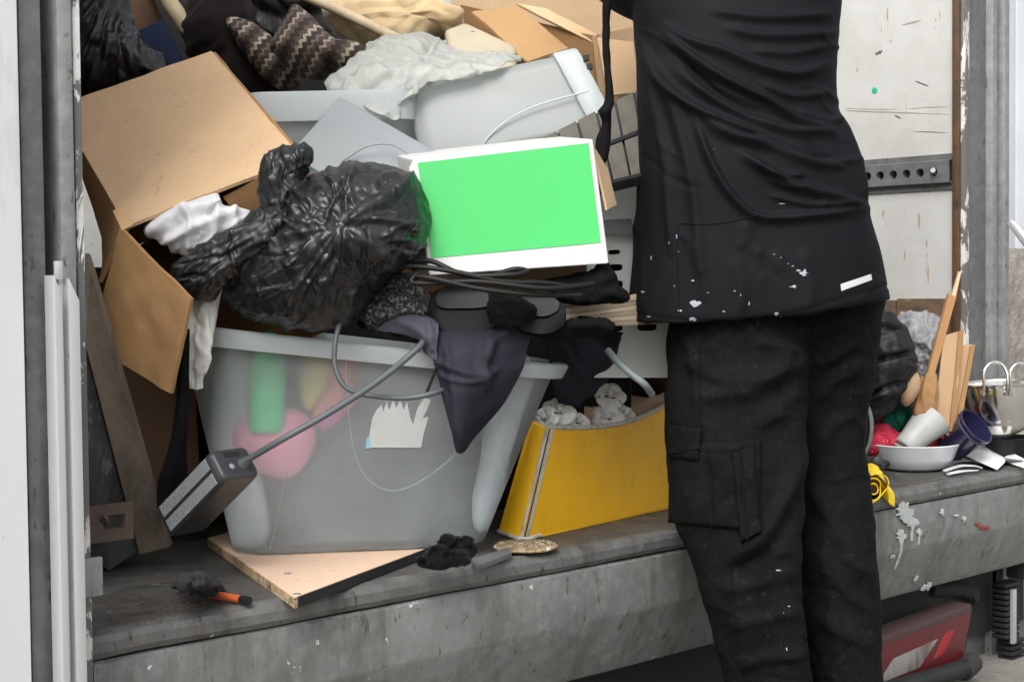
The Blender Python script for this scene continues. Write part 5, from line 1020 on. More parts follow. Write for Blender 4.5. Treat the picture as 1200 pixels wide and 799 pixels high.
tf = [([(800, 420), (850, 445), (900, 440), (940, 425)], 9, .010), ([(930, 400), (905, 440), (870, 460), (820, 465)], 10, .010), ([(940, 450), (910, 480), (880, 500)], 9, .007), ([(942, 520), (915, 590), (890, 630), (850, 655)], 9, .013), ([(938, 560), (920, 620), (890, 655), (845, 672)], 8, -.008), ([(880, 400), (930, 410), (940, 440)], 8, .008),
      ([(840, 690), (880, 685), (935, 670)], 8, .006), ([(845, 730), (890, 725), (938, 715)], 8, .007), ([(862, 780), (900, 770), (945, 765)], 8, .008), ([(850, 650), (870, 720), (880, 790)], 10, .006), ([(1015, 380), (985, 410), (950, 430)], 8, .010), ([(1020, 420), (985, 440), (955, 470)], 8, .008), ([(1008, 480), (975, 500), (950, 540)], 7, .007), ([(950, 560), (980, 620), (1015, 680)], 10, .010), ([(955, 640), (990, 690), (1022, 720)], 9, .007), ([(960, 720), (995, 745), (1025, 755)], 9, .008), ([(965, 600), (975, 700), (985, 790)], 9, .006), ([(800, 385), (815, 430), (818, 480)], 6, .006), ([(790, 500), (800, 560), (796, 610)], 8, -.004), ([(1000, 365), (960, 385), (920, 385)], 8, .008)]
disp = 1.15*folds(X, Y, tf)+.005*ridged(V*[1, 1, 1.3], 7, 41, 3)+.003*facets(V, 12, 4)+.0025*noise3(V, 22, 12)
disp += folds(X, Y, stray(3, 26, (790, 940), (385, 640), -20, 30)+stray(4, 16, (850, 945), (640, 800), -12, 22)+stray(5, 22, (945, 1020), (385, 800), 25, 30))
V = V+N*disp[:, None]
mk('trousers', V, Fc, trou_m, man); bvh_t = BVHTree.FromPolygons([Vector(v) for v in V], Fc)
def hit(bvh, px, py, off):
    r = RGT*((px-600)/F_PX)-UPV*((py-399.5)/F_PX)+FWD; r /= np.linalg.norm(r)
    h = bvh.ray_cast(Vector(CAM), Vector(r))
    if h[0] is None: return at(px, py, 2.7)
    return np.array(h[0])-r*off
def patch(name, quad, bvh, off, th, mat, parent, n=30, m=30, puff=0.0, edge=.0015, seed=1, wr=0.0):
    """sewn-on piece following the surface below: quad of pixels"""
    q = [np.array(p, float) for p in quad]; U = np.linspace(0, 1, n); W = np.linspace(0, 1, m); V = []
    P2 = [bil(q, u, v) for v in W for u in U]
    V = np.array([hit(bvh, p[0], p[1], 0) for p in P2]).reshape(m, n, 3)
    for k in range(3):   # relax so that it bridges small creases
        V[1:-1, 1:-1] = (V[:-2, 1:-1]+V[2:, 1:-1]+V[1:-1, :-2]+V[1:-1, 2:])/4
    uu, vv = np.meshgrid(U, W); b = np.minimum(np.minimum(uu, 1-uu), np.minimum(vv, 1-vv)); h = off+puff*np.clip(b*5, 0, 1)**.6-edge*(b < .001)
    V = V.reshape(-1, 3); h = h.ravel()+wr*(noise3(V, 25, seed)+.8*ridged(V, 14, seed+3, 2))*np.clip(b.ravel()*8, 0, 1)
    d = V-CAM; d /= np.linalg.norm(d, axis=1)[:, None]; V = V-d*h[:, None]; W_ = V+d*th; k = m*n
    Fq = [tuple(f) for f in gridF(m, n)]; Fa = Fq+[tuple(np.array(f[::-1])+k) for f in Fq]
    bd = list(range(n))+[i*n+n-1 for i in range(1, m)]+list(range(m*n-2, (m-1)*n-1, -1))+[i*n for i in range(m-2, 0, -1)]
    for a_, b_ in zip(bd, bd[1:]+bd[:1]): Fa.append((a_, b_, b_+k, a_+k))
    return mk(name, np.vstack([V, W_]), Fa, mat, parent, True, 50)
seam_m = trou_m
ck = patch('cargo_pocket', [(784, 520), (892, 516), (890, 622), (783, 612)], bvh_t, .010, .022, trou_m, man, 40, 40, .006, .004, 3, .004)
patch('pocket_flap', [(783, 498), (822, 502), (819, 541), (784, 535)], bvh_t, .022, .012, trou_m, man, 24, 20, .003, .002, 6, .003)
patch('pocket_gusset', [(856, 526), (884, 515), (892, 622), (868, 634)], bvh_t, .018, .016, trou_m, man, 20, 34, .004, .003, 9, .004)
for poly in ([(783, 532), (830, 524), (858, 526), (884, 514)], [(868, 528), (871, 580), (876, 632)], [(829, 522), (833, 570), (834, 618)]):
    P = cr(poly, 40); tube('seam', [hit(bvh_t, x, y, .026) for x, y in P], .0013, seam_m, man, smoothpath=False, ns=6)
P = cr([(822, 385), (820, 440), (822, 500)], 40); tube('seam', [hit(bvh_t, x, y, .001) for x, y in P], .0014, trou_m, man, smoothpath=False, ns=6)
P = cr([(855, 650), (862, 720), (872, 800)], 40); tube('seam', [hit(bvh_t, x, y, .001) for x, y in P], .0012, trou_m, man, smoothpath=False, ns=6)
# t-shirt: torso, raised sleeves
TORSO = [(735, 376, 1039, 350, 2.75, .150), (737, 366, 1037, 338, 2.75, .152), (741, 310, 1030, 300, 2.75, .148), (745, 260, 1017, 255, 2.75, .142), (748, 200, 1003, 195, 2.75, .138), (747, 140, 983, 140, 2.76, .135), (746, 90, 978, 90, 2.76, .135), (744, 45, 980, 45, 2.77, .135), (742, 0, 985, 0, 2.78, .13), (748, -50, 985, -50, 2.80, .125), (765, -95, 975, -95, 2.82, .11), (800, -130, 945, -130, 2.84, .085), (835, -150, 915, -150, 2.86, .06)]
def limb(pts, rad, n=40, ns=24):
    P = cr(np.array([at(*p) for p in pts]), n); R = np.interp(np.linspace(0, 1, n), np.linspace(0, 1, len(rad)), rad); T = np.gradient(P, axis=0); T /= np.linalg.norm(T, axis=1)[:, None]
    N_ = np.cross(T, HEAD); N_ /= np.linalg.norm(N_, axis=1)[:, None]; B = np.cross(T, N_); th = np.linspace(0, 2*math.pi, ns, endpoint=False)
    V = (P[:, None]+R[:, None, None]*(np.cos(th)[None, :, None]*N_[:, None]+np.sin(th)[None, :, None]*B[:, None])).reshape(-1, 3)
    return V, [tuple(f) for f in gridF(n, ns, cv=True)]+[tuple(range(ns)), tuple(range(len(V)-ns, len(V)))]
V, Fc, N = remesh([rows_loft(TORSO, 90, 100, p=2.4), limb([(805, -22, 2.80), (748, -44, 2.83), (690, -84, 2.90)], [.105, .098, .085]), limb([(940, -60, 2.86), (985, -90, 2.95), (1000, -130, 3.06)], [.09, .085, .075])], .0036, 5)
X, Y = proj(V)
sf = [([(775, 26), (807, 46), (847, 59), (895, 78), (935, 85), (972, 73)], 7, .011, .3), ([(775, 36), (824, 75), (869, 101), (902, 117), (941, 143), (982, 150)], 7, .016, .35), ([(748, 42), (775, 88), (807, 120), (847, 140), (908, 166)], 7, .015, .35), ([(798, 85), (837, 114), (876, 134), (928, 153), (983, 156)], 6, .010, .3), ([(824, 140), (863, 160), (908, 169), (960, 189), (1003, 189)], 7, .015, .35), ([(863, 176), (895, 195), (928, 215), (977, 228), (1016, 243)], 7, .013, .35),
      ([(814, 137), (837, 195), (863, 234), (895, 254), (960, 251), (1016, 244)], 6, .012, .3), ([(830, 13), (879, 20), (928, 20), (980, 16)], 7, .008), ([(846, 33), (895, 42), (983, 39)], 7, .008), ([(880, 60), (930, 62), (975, 52)], 6, .006), ([(890, 98), (930, 112), (975, 108)], 6, .006), ([(752, 81), (768, 130), (781, 195), (788, 300)], 8, .008), ([(765, 60), (790, 130), (812, 220), (822, 330)], 9, .007), ([(978, 130), (1000, 182), (1014, 241)], 6, .010), ([(880, 190), (910, 205), (945, 205)], 4, .007), ([(790, 60), (840, 110), (900, 145)], 5, -.006), ([(860, 150), (930, 178), (1000, 195)], 5, -.008), ([(930, 130), (970, 142), (985, 138)], 5, .008), ([(900, 228), (950, 240), (1010, 238)], 4, .006), ([(745, 250), (752, 320), (752, 370)], 8, .005), ([(860, 300), (868, 340), (862, 375)], 12, .005), ([(940, 290), (950, 330), (945, 365)], 12, .004)]
hem = np.clip((X-735)/300, 0, 1); hy = 376-30*hem**1.6+10*np.sin(math.pi*hem)
sf = [(c[0], c[1]*.8, c[2]*1.12)+tuple(c[3:]) for c in sf]
disp = folds(X, Y, sf)+folds(X, Y, stray(9, 18, (770, 980), (20, 250), 28, 14, (25, 70), (2.2, 4), (.0015, .003))+stray(10, 14, (745, 1030), (270, 370), 75, 30, (20, 60), (4, 8), (.0012, .003)))+.0035*noise3(V, 9, 21)-.0025*np.exp(-((Y-(hy-10))/1.6)**2)*(Y > 300)
V = V+N*disp[:, None]
V[:, 2] -= .013*np.sin(math.pi*np.clip((X-735)/300, 0, 1))*np.clip((Y-330)/40, 0, 1)
mk('tshirt', V, Fc, shirt_m, man); bvh_s = BVHTree.FromPolygons([Vector(v) for v in V], Fc)
P = cr([(795, 262), (794, 310), (797, 372)], 40); tube('seam', [hit(bvh_s, x, y, .0006) for x, y in P], .0011, shirt_m, man, smoothpath=False, ns=6)
P = cr([(795, 262), (840, 262), (890, 252)], 40); tube('seam', [hit(bvh_s, x, y, .0006) for x, y in P], .0011, shirt_m, man, smoothpath=False, ns=6)
patch('reflective_tab', [(985, 333), (1021, 321), (1022, 328), (986, 341)], bvh_s, .002, .003, M('grey_reflective_tape', (.45, .45, .45), .5).m, man, 14, 6, 0, .0003)
# flecks of dried paint on shirt and trousers
fleck = M('dried_white_paint', (.27, .285, .32), .7).m
def pfleck(bvh, px, py, rx, ry, seed, n=15):
    rnd = random.Random(seed); P = [hit(bvh, px+rx*.8*(.35+.85*rnd.random())*math.cos(6.283*k/n), py+ry*.8*(.35+.85*rnd.random())*math.sin(6.283*k/n), .0009) for k in range(n)]
    c = hit(bvh, px, py, .0016); B = [p+(c-CAM)/np.linalg.norm(c-CAM)*.004 for p in P]
    V = [c]+P+B; return mk('paint_fleck', V, [(0, 1+i, 1+(i+1) % n) for i in range(n)]+[(1+i, 1+n+i, 1+n+(i+1) % n, 1+(i+1) % n) for i in range(n)], fleck, man, False)
for i, (x, y, a, b) in enumerate([(815, 356, 8, 6), (812, 374, 7, 4), (942, 320, 6, 6), (936, 317, 4, 2), (931, 336, 4, 3), (927, 336, 4, 1.2), (910, 368, 4, 3), (915, 371, 3, 1.2), (868, 346, 1.5, 2), (878, 356, 1.2, 4), (812, 329, 3, 1.3), (793, 277, 1, 5), (795, 295, .9, 1.5), (784, 285, 1.2, 2), (763, 302, 1, 4), (753, 342, 3, 1.5), (797, 364, 4, 2), (848, 365, 2.5, 1.3), (861, 341, 2, 1.3), (915, 302, 1.5, .9), (907, 298, 2, .8), (924, 309, 2, .9), (929, 312, 2, 1), (916, 239, 5, .9), (848, 377, 1.6, 1.3), (830, 343, 2.2, .8), (745, 361, 1.2, 1.2), (760, 371, 3, 1), (790, 335, 1.3, 2), (837, 175, .8, .6), (836, 205, .8, .6)]): pfleck(bvh_s, x, y, a, b, i)
for i, (x, y, a, b) in enumerate([(912, 668, 5, 1), (925, 710, 2.5, 1), (918, 718, 1, .8), (860, 597, .8, 3), (922, 760, 1, 3), (838, 580, .8, 1.2), (900, 745, .7, .7)]): pfleck(bvh_t, x, y, a, b, 50+i)
# body inside the clothes: one continuous skin, head and hands above the frame
skin_m = M('skin', (.50, .28, .20), .5); skin_m.vary(30, .15); skin_m.b.inputs['Subsurface Weight'].default_value = .1; skin_m = skin_m.m
c_n = at(872, -150, 2.87); hd_c = c_n+np.array([0, 0, .20])+HEAD*.05-SIDE*.01
J = {}; verts = []; edges = []; rad = []
def jv(n, p, r, par=None):
    J[n] = len(verts); verts.append(tuple(p)); rad.append(r)
    if par: edges.append((J[par], J[n]))
pel = (at(860, 400, 2.76)+at(965, 395, 2.82))/2
jv('pelvis', pel, .07); jv('waist', at(880, 270, 2.77), .08, 'pelvis'); jv('chest', at(870, 60, 2.80), .105, 'waist'); jv('neck0', at(872, -110, 2.86), .07, 'chest'); jv('neck', c_n+[0, 0, .03], .055, 'neck0')
jv('jaw', hd_c+[0, 0, -.06]+HEAD*.02, .068, 'neck'); jv('skull', hd_c+[0, 0, .02], .088, 'jaw'); jv('crown', hd_c+[0, 0, .10], .06, 'skull')
def arm(s, sh, el, wr, ha):
    jv(s+'sh', at(*sh), .06, 'neck0'); jv(s+'el', at(*el), .042, s+'sh'); jv(s+'wr', at(*wr), .027, s+'el'); w_ = at(*wr); h_ = at(*ha); dv = h_-w_; jv(s+'palm', w_+dv*.6, .032, s+'wr')
    dn_ = dv/np.linalg.norm(dv); sd = np.cross(dn_, [0, 0, 1.0]); sd /= np.linalg.norm(sd)
    for k, (o, L_) in enumerate(((-.030, .062), (-.010, .074), (.010, .070), (.029, .055))):
        b = w_+dv*1.0+sd*o; jv(f'{s}f{k}a', b, .0095, s+'palm'); jv(f'{s}f{k}b', b+dn_*L_*.55+[0, 0, -.008], .0085, f'{s}f{k}a'); jv(f'{s}f{k}c', b+dn_*L_*.95+[0, 0, -.028], .0075, f'{s}f{k}b')
    b = w_+dv*.5-sd*.040; jv(s+'ta', b, .011, s+'palm'); jv(s+'tb', b+dn_*.035-sd*.012, .0095, s+'ta')
arm('l', (775, -60, 2.84), (668, -110, 2.96), (640, -250, 3.08), (640, -300, 3.12)); arm('r', (970, -75, 2.90), (1010, -150, 3.1), (960, -250, 3.25), (950, -300, 3.3))
def leg(s, a, b, c):
    jv(s+'hip', at(*a), .055, 'pelvis'); jv(s+'kn', at(*b), .045, s+'hip'); jv(s+'an', at(*c), .038, s+'kn')
leg('l', (862, 440, 2.75), (880, 655, 2.69), (915, 920, 2.72)); leg('r', (970, 440, 2.84), (982, 655, 2.82), (1000, 900, 2.82))
me = bpy.data.meshes.new('body'); me.from_pydata(verts, edges, []); me.update(); o = bpy.data.objects.new('tmpb', me); COL.objects.link(o)
sk = o.modifiers.new('s', 'SKIN'); sk.use_smooth_shade = True; o.modifiers.new('d', 'SUBSURF').levels = 2
for i, r in enumerate(rad): me.skin_vertices[0].data[i].radius = (r, r)
me.skin_vertices[0].data[0].use_root = True
ev = o.evaluated_get(bpy.context.evaluated_depsgraph_get()).to_mesh(); V = np.array([v.co[:] for v in ev.vertices]); Fc = [tuple(p.vertices) for p in ev.polygons]; o.to_mesh_clear(); bpy.data.objects.remove(o)
# face: nose, eye sockets, brow shaped on the head, which faces into the truck
fw = HEAD*.75-SIDE*.66; fw /= np.linalg.norm(fw); sd = np.array([fw[1], -fw[0], 0])
q = V-hd_c; a_, b_, z_ = q@fw, q@sd, q[:, 2]; hm = (np.abs(z_) < .14) & (np.abs(b_) < .12) & (np.abs(a_) < .13)
g = lambda s, zc, bc, w1, w2: np.exp(-((z_-zc)/w1)**2-((b_-bc)/w2)**2)*(a_ > 0)*hm
V += fw*(.022*g(1, -.02, 0, .022, .012)-.010*g(1, .012, .032, .012, .016)-.010*g(1, .012, -.032, .012, .016)+.006*g(1, -.062, 0, .008, .022)+.006*g(1, .032, 0, .01, .05))[:, None]
for s in (-1, 1): V += sd*s*(.016*np.exp(-((z_+.0)/.026)**2-((a_+.005)/.016)**2)*(b_*s > .05)*hm)[:, None]
mk('body', V, Fc, skin_m, man)
V, Fc = lathe([(.0001, .118), (.05, .108), (.082, .07), (.096, .02), (.092, -.03), (.075, -.07), (.06, -.075)], hd_c-fw*.012, (0, 0, 1), 40)
V += (.005*noise3(V, 40, 3))[:, None]; q = V-hd_c; V -= fw*(np.clip(q@fw, 0, 1)*.55*(q[:, 2] < .06))[:, None]; mk('hair', V, Fc, M('dark_hair', (.02, .014, .01), .7).m, man)
boot = M('black_boot_leather', (.012, .012, .012), .5).m
for (p, nm) in ((at(914, 925, 2.72), 'l'), (at(1002, 900, 2.82), 'r')):
    b0_ = np.array([p[0], p[1], .04]); fdir = fw; sdv = sd; R = []
    for (k, z, f0, f1) in ((.9, .0, -.09, .19), (1, .012, -.095, .195), (1, .05, -.09, .18), (.85, .08, -.08, .10), (.75, .13, -.065, .06), (.75, .22, -.06, .06)):
        R.append(np.array([b0_+fdir*((f0+f1)/2+(f1-f0)/2*math.cos(t))+sdv*.047*k*math.sin(t)+np.array([0, 0, z]) for t in np.linspace(0, 2*math.pi, 28, endpoint=False)]))
    V = np.vstack(R); mk('boot', V, [tuple(f) for f in gridF(6, 28, cv=True)]+[tuple(range(28)), tuple(range(140, 168))], boot, man, True, 60)
# ------------------------------------------------------------------ right end of the deck
puf = M('black_nylon', (.0055, .0068, .0085), .52, spec=.35); puf.bump(puf.noise(60, 5, .6), .25, .002); puf = puf.m
V, Fc = blob([(1004, 390), (1018, 366), (1034, 361), (1048, 368), (1056, 378), (1066, 394), (1073, 416), (1074, 432), (1064, 450), (1052, 470), (1040, 488), (1015, 496), (998, 470), (996, 420)], lambda x, y: 3.68, .09, .10, 130, 70)
X, Y = proj(V); V += vn_any(V, Fc)*(folds(X, Y, [([(1012, 388), (1040, 382), (1060, 388)], 2.6, -.02), ([(1006, 432), (1036, 420), (1072, 412)], 2.6, -.02), ([(1006, 470), (1036, 456), (1066, 448)], 2.6, -.02)])+.014*facets(V, 12, 5)+.006*facets(V, 28, 7))[:, None]
tag(mk('puffer_jacket', V, Fc, puf), 'black quilted puffer jacket slumped beside the worker', 'jacket')
slab('white_tag', [at(1018, 415, 3.57), at(1024, 402, 3.57), at(1027, 404, 3.57), at(1022, 416, 3.57)], .002, white_f, None); tag(bpy.context.scene.objects['white_tag'], 'small white tag on the black puffer jacket', 'tag')
bw_m = M('bubble_wrap', (.50, .52, .55), .12, spec=.9); bw_m.b.inputs['Transmission Weight'].default_value = .6; bw_m.b.inputs['IOR'].default_value = 1.2
V, Fc = blob([(1048, 382), (1060, 369), (1085, 371), (1102, 378), (1104, 400), (1098, 430), (1090, 445), (1072, 444), (1062, 430), (1050, 400)], 3.80, .06, .03, 130, 70)
V = rumple(V, Fc, .022, 13, 4, .6); tag(mk('bubble_wrap', V, Fc, bw_m.m), 'crumpled shiny bubble wrap behind the puffer jacket', 'bubble wrap')
cc_ = cardboard('torn_board', (.44, .29, .165)); ce = cardboard('torn_edge_board', (.33, .185, .08))
cp = empty('torn_cardboard', tuple(at(1100, 515, 3.66)), 'torn tan cardboard sheets standing upright between jacket and pot', 'cardboard')
rough_panel('sheet', (at(1106, 393, 3.70), at(1128, 387, 3.70), at(1118, 508, 3.66), at(1094, 500, 3.66)), .006, cc_, cp, .004, 24, 2)
rough_panel('sheet', (at(1124, 405, 3.72), at(1143, 403, 3.73), at(1120, 518, 3.67), at(1104, 505, 3.66)), .006, cc_, cp, .004, 24, 4)
rough_panel('fold_edge', (at(1124, 388, 3.695), at(1130, 386, 3.70), at(1120, 505, 3.66), at(1113, 505, 3.655)), .004, ce, cp, .002, 20, 5)
rough_panel('fold_edge', (at(1138, 405, 3.72), at(1143, 403, 3.725), at(1124, 510, 3.665), at(1116, 519, 3.66)), .004, ce, cp, .002, 20, 6)
V, Fc = blob([(1072, 490), (1076, 462), (1086, 440), (1094, 437), (1098, 455), (1096, 490), (1084, 500)], 3.66, .02, .02, 60, 30); V += vn_any(V, Fc)*(.008*ridged(V*[1, 1, .4], 34, 3, 3))[:, None]; mk('torn_layers', V, Fc, ce, cp)
rough_panel('sheet', (at(1068, 468, 3.68), at(1080, 440, 3.70), at(1088, 445, 3.70), at(1078, 492, 3.66)), .006, ce, cp, .004, 16, 8)
st = empty('wooden_batten', tuple(at(1092, 470, 3.70)), 'long thin brown batten leaning up against the steel post', 'batten')
bm = bmesh.new(); prism(bm, [at(1087, 438, 3.675), at(1095, 440, 3.672), at(1121, 348, 3.72), at(1112, 344, 3.722)], HEAD*.018, .0012); from_bm('batten', bm, cardboard('tan_wood', (.36, .19, .075)), st)
bm = bmesh.new(); prism(bm, [at(1115, 348, 3.735), at(1120, 349, 3.735), at(1127, 318, 3.75), at(1124, 318, 3.75)], HEAD*.012, .001); from_bm('splinter', bm, cane, st)
V, Fc = blob([(1053, 462), (1060, 440), (1070, 433), (1077, 440), (1078, 455), (1070, 470), (1060, 476)], 3.66, .03, .03, 50, 30); tag(mk('cork_mat', V, Fc, cardboard('cork', (.42, .28, .17))), 'rounded tan cork piece poking from behind the puffer jacket', 'cork')
# steel pot with upright loop handles
chrome = M('brushed_steel', (.78, .77, .74), .2, 1.0); chrome.rough(chrome.ramp(chrome.noise(14, 5, .6, (1, 1, .3)), .3, .7, .15, .30)); chrome.mix(chrome.ramp(chrome.noise(12, 5), .5, .75, 0, .5), (.56, .52, .44)); chrome = chrome.m
pot = empty('steel_pot', tuple(at(1168, 522, 3.74)), 'shiny stainless steel pot with two wire loop handles', 'pot')
pc = at(1172, 452, 3.74); ax = np.array([0, 0, 1.0])-SIDE*.06; ax /= np.linalg.norm(ax)
prof = [(.0001, -.124), (.022, -.122), (.042, -.114), (.060, -.098), (.074, -.076), (.084, -.048), (.0895, -.018), (.0905, .002), (.094, .005), (.095, .009), (.092, .010), (.087, .004), (.085, -.04), (.066, -.092), (.0001, -.115)]
V, Fc = lathe(prof, pc, ax, 64); mk('pan_body', V, Fc, chrome, pot, True, 35)
e1_ = SIDE; e2_ = np.cross(ax, e1_)
for (x0, x1, xm, yt) in ((1152, 1181, 1164, 424), (1183, 1214, 1196, 426)):
    pp = [at(x0, 463, 3.645), at(x0+1, 452, 3.635), at(x0+1, 436, 3.635), at(x0+7, 427, 3.64), at((x0+x1)/2, yt, 3.645), at(x1-6, 428, 3.645), at(x1-1, 438, 3.64), at(x1, 452, 3.638), at(x1-2, 462, 3.648)]
    tube('loop_handle', pp, .0038, chrome, pot, n=60, ns=10)
    for q in (at(x0, 461, 3.645), at(x1-2, 461, 3.648)):
        V, Fc = lathe([(.0001, .004), (.0055, .003), (.006, -.006)], q, -HEAD, 12); mk('rivet', V, Fc, chrome, pot)
V, Fc = lathe([(.0001, 0), (.048, 0), (.056, .012), (.062, .058), (.066, .064), (.062, .066), (.058, .060), (.052, .016), (.0001, .010)], np.array([*at(1182, 520, 3.80)[:2], DECK]), (0, 0, 1), 48)
tag(mk('baking_tin', V, Fc, M('black_baking_tin', (.018, .018, .018), .45, .4).m, None, True, 40), 'low black baking tin under the shiny steel pot', 'tin')
# enamel pot, navy
nv = M('navy_enamel', (.018, .018, .055), .2, coat=.5).m
np_ = empty('enamel_mug', tuple(at(1135, 530, 3.66)), 'navy enamel pot tipped on its side against the torn cardboard', 'pot')
ax = SIDE*.55-HEAD*.55+np.array([0, 0, .62]); ax /= np.linalg.norm(ax); pc = at(1128, 512, 3.68)
V, Fc = lathe([(.0001, -.055), (.030, -.055), (.038, -.045), (.046, .04), (.049, .043), (.049, .047), (.045, .047), (.037, -.035), (.0001, -.042)], pc, ax, 48); mk('pot_body', V, Fc, nv, np_, True, 40)
V, Fc = lathe([(.0468, .030), (.0482, .032), (.0482, .035), (.0470, .037)], pc, ax, 48); mk('pot_band', V, Fc, M('navy_band', (.05, .05, .11), .25).m, np_)
# white frying pan with things in it
wp = M('white_enamel', (.66, .68, .70), .3, coat=.3); wp.vary(9, .12); wp = wp.m
pan_ = empty('frying_pan', tuple(atZ(1066, 556, DECK)), 'white shallow pan with a black handle full of kitchenware on the sill', 'pan')
pc = np.array([*at(1070, 545, 3.70)[:2], DECK])
V, Fc = lathe([(.0001, .002), (.070, .002), (.082, .008), (.097, .030), (.107, .055), (.111, .062), (.108, .064), (.103, .058), (.093, .034), (.078, .012), (.0001, .008)], pc, (0, 0, 1), 72); mk('pan_body', V, Fc, wp, pan_, True, 40)
tube('handle', [at(1037, 543, 3.60), at(1024, 546, 3.55), at(1008, 549, 3.50)], [.014, .010, .012], black_r, pan_, ns=16, flat=.6)
V, Fc = blob([(1022, 537), (1030, 534), (1037, 541), (1036, 551), (1026, 553), (1020, 545)], 3.565, .008, .008, 36, 20); mk('handle_end', V, Fc, M('dark_grip', (.03, .03, .028), .5).m, pan_)
# grey plastic cup lying in the pan
gc = M('grey_plastic', (.42, .43, .42), .45); gc.vary(14, .1); gc = gc.m
ax = SIDE*.70+np.array([0, 0, .62])+HEAD*.25; ax /= np.linalg.norm(ax)
V, Fc = lathe([(.0001, -.055), (.026, -.055), (.030, -.050), (.031, -.03), (.036, .0), (.046, .045), (.048, .052), (.046, .053), (.034, .002), (.028, -.03), (.0001, -.045)], at(1077, 507, 3.66), ax, 48); tag(mk('beaker', V, Fc, gc, None, True, 40), 'grey plastic beaker lying on its side in the white pan', 'beaker')
V, Fc = lathe([(.0001, -.004), (.012, -.004), (.025, .0), (.03, .003), (.025, .006), (.0001, .004)], at(1058, 522, 3.66), SIDE*.3+np.array([0, 0, .9])-HEAD*.3, 32); tag(mk('saucer', V, Fc, M('olive_grey', (.28, .28, .22), .5).m, None, True, 40), 'small olive-grey dish under the grey beaker', 'dish')
redm = M('red_enamel', (.42, .015, .02), .35); redm = redm.m
rd = empty('red_mug', tuple(at(1095, 535, 3.70)), 'red mug with its handle showing beside the grey beaker', 'mug')
V, Fc = lathe([(.0001, -.035), (.03, -.035), (.033, -.03), (.034, .03), (.032, .03), (.0001, -.028)], at(1088, 520, 3.74), (.2, 0, 1), 32); mk('mug_body', V, Fc, redm, rd, True, 40)
tube('mug_handle', [at(1096, 512, 3.69), at(1104, 511, 3.68), at(1109, 519, 3.68), at(1106, 527, 3.68), at(1095, 530, 3.69)], .005, redm, rd, ns=10)
rs = M('red_spotted_cloth', (.42, .015, .045), .85); rs.mix(rs.ramp(rs.voro(120), .16, .10), (.75, .62, .62)).bump(rs.noise(90, 3), .4, .002)
V, Fc = blob([(1014, 530), (1018, 505), (1030, 496), (1048, 503), (1062, 515), (1060, 528), (1048, 534), (1030, 530)], 3.70, .05, .05, 80, 40); V = rumple(V, Fc, .014, 12, 4); tag(mk('oven_mitt', V, Fc, rs.m), 'red oven mitt with white specks in the pan', 'oven mitt')
V, Fc = blob([(1022, 490), (1036, 474), (1054, 472), (1064, 485), (1062, 502), (1050, 508), (1032, 503)], 3.74, .05, .06, 80, 40); V = rumple(V, Fc, .016, 12, 4); tag(mk('green_cloth', V, Fc, fabric('dark_green_cloth', (.006, .07, .045))), 'dark green cloth above the red oven mitt', 'cloth')
hb = empty('handbag', tuple(at(1008, 540, 3.4)), 'black handbag with grey trim between the worker and the pan', 'bag')
V, Fc = blob([(1000, 470), (1008, 458), (1016, 470), (1022, 490), (1021, 515), (1014, 536), (1004, 540), (996, 500)], 3.50, .04, .05, 70, 36); V += vn_any(V, Fc)*(.004*noise3(V, 20, 4))[:, None]; mk('bag_body', V, Fc, blackpl, hb)
tube('trim', [at(1007, 456, 3.47), at(1014, 470, 3.455), at(1021, 490, 3.455), at(1020, 515, 3.46), at(1012, 536, 3.47)], .006, M('grey_leather', (.16, .165, .17), .5).m, hb, ns=10, flat=.5)
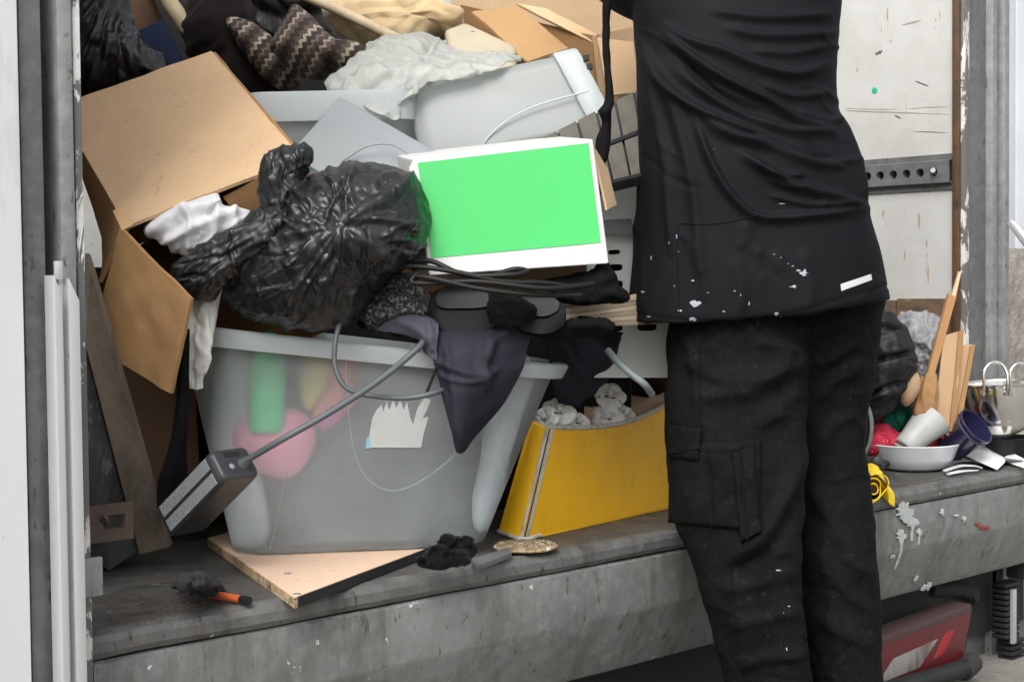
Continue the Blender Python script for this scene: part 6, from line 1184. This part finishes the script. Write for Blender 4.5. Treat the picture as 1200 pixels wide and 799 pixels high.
# paper sheets, white gloves / cutlery
pap = M('white_paper', (.74, .74, .74), .8).m
for i, (q, lab) in enumerate((([(1128, 532, .03), (1152, 517, .05), (1179, 522, .035), (1178, 541, .012), (1169, 550, .006)], 'folded sheet of white paper under the navy pot'), ([(1176, 536, .02), (1186, 530, .03), (1205, 540, .02), (1203, 549, .008), (1182, 542, .006)], 'small curled white paper at the end of the sill'))):
    P = [at(x, y, 3.62+.0*h) for x, y, h in q]; P = [atZ(x, y, DECK+h) for x, y, h in q]; slab('paper_sheet', P, .0015, pap, None, 0); tag(bpy.context.scene.objects['paper_sheet' if i == 0 else 'paper_sheet.001'], lab, 'paper')
for i, (pts, lab) in enumerate((([(1108, 546), (1122, 541), (1140, 540), (1148, 543)], 'white plastic fork lying nearest the pan'), ([(1108, 551), (1125, 546), (1142, 546), (1150, 548)], 'white plastic knife lying beside the fork'), ([(1112, 555), (1128, 552), (1146, 551)], 'short white plastic spoon at the sill edge'), ([(1112, 541), (1122, 537), (1132, 538)], 'white plastic stirrer on top of the cutlery'))):
    tag(tube('plastic_cutlery', [atZ(x, y, DECK+.006+.004*(i % 2)) for x, y in pts], [.007, .009, .006, .003], wp, None, ns=10, flat=.4), lab, 'cutlery', 'white plastic cutlery beside the pan')
# yellow rubber glove hanging over the lip
yg = M('yellow_rubber', (.92, .66, .025), .5); yg.vary(20, .15); yg = yg.m
gl = empty('rubber_glove', tuple(at(1028, 592, 3.24)), 'rolled yellow rubber glove hanging over the edge of the sill', 'glove')
V, Fc = drape([[(1009, 548, 3.42), (1020, 543, 3.42), (1030, 547, 3.40)], [(1010, 556, 3.30), (1024, 553, 3.285), (1036, 558, 3.30)], [(1016, 566, 3.27), (1030, 564, 3.25), (1042, 570, 3.27)], [(1030, 576, 3.27), (1039, 574, 3.25), (1048, 580, 3.27)], [(1038, 588, 3.275), (1043, 590, 3.26), (1050, 594, 3.275)]], 40, 30, .003, .004, 16, 4); mk('glove_palm', V, Fc, yg, gl)
def coil(cx, cy, d, turns, r0, r1, wd):
    net = []
    for t in np.linspace(0, turns*2*math.pi, 60):
        r = (r0+(r1-r0)*t/(turns*2*math.pi))*(1+.16*math.sin(1.7*t+.6)+.10*math.sin(2.9*t)); x, y = cx+r*math.cos(t+2.6), cy+.9*r*math.sin(t+2.6); net.append([at(x, y, d-.02+.004*math.sin(2*t)), at(x*1.0, y, d+.02), at(x, y, d+wd)])
    return sheet(net, 160, 10, .0022, lambda P: .0015*noise3(P, 40, 3))
V, Fc = coil(1022, 571, 3.225, 3.1, 3, 20, .05); mk('rolled_cuff', V, Fc, yg, gl)
# pale broken stick by the outer post
tag(slab('painted_stick', [at(1184, 257, 3.9), at(1188, 259, 3.9), at(1212, 284, 3.88), at(1210, 292, 3.88)], .02, white_m, None, .002), 'broken white painted stick jutting out past the flaking steel post', 'stick')
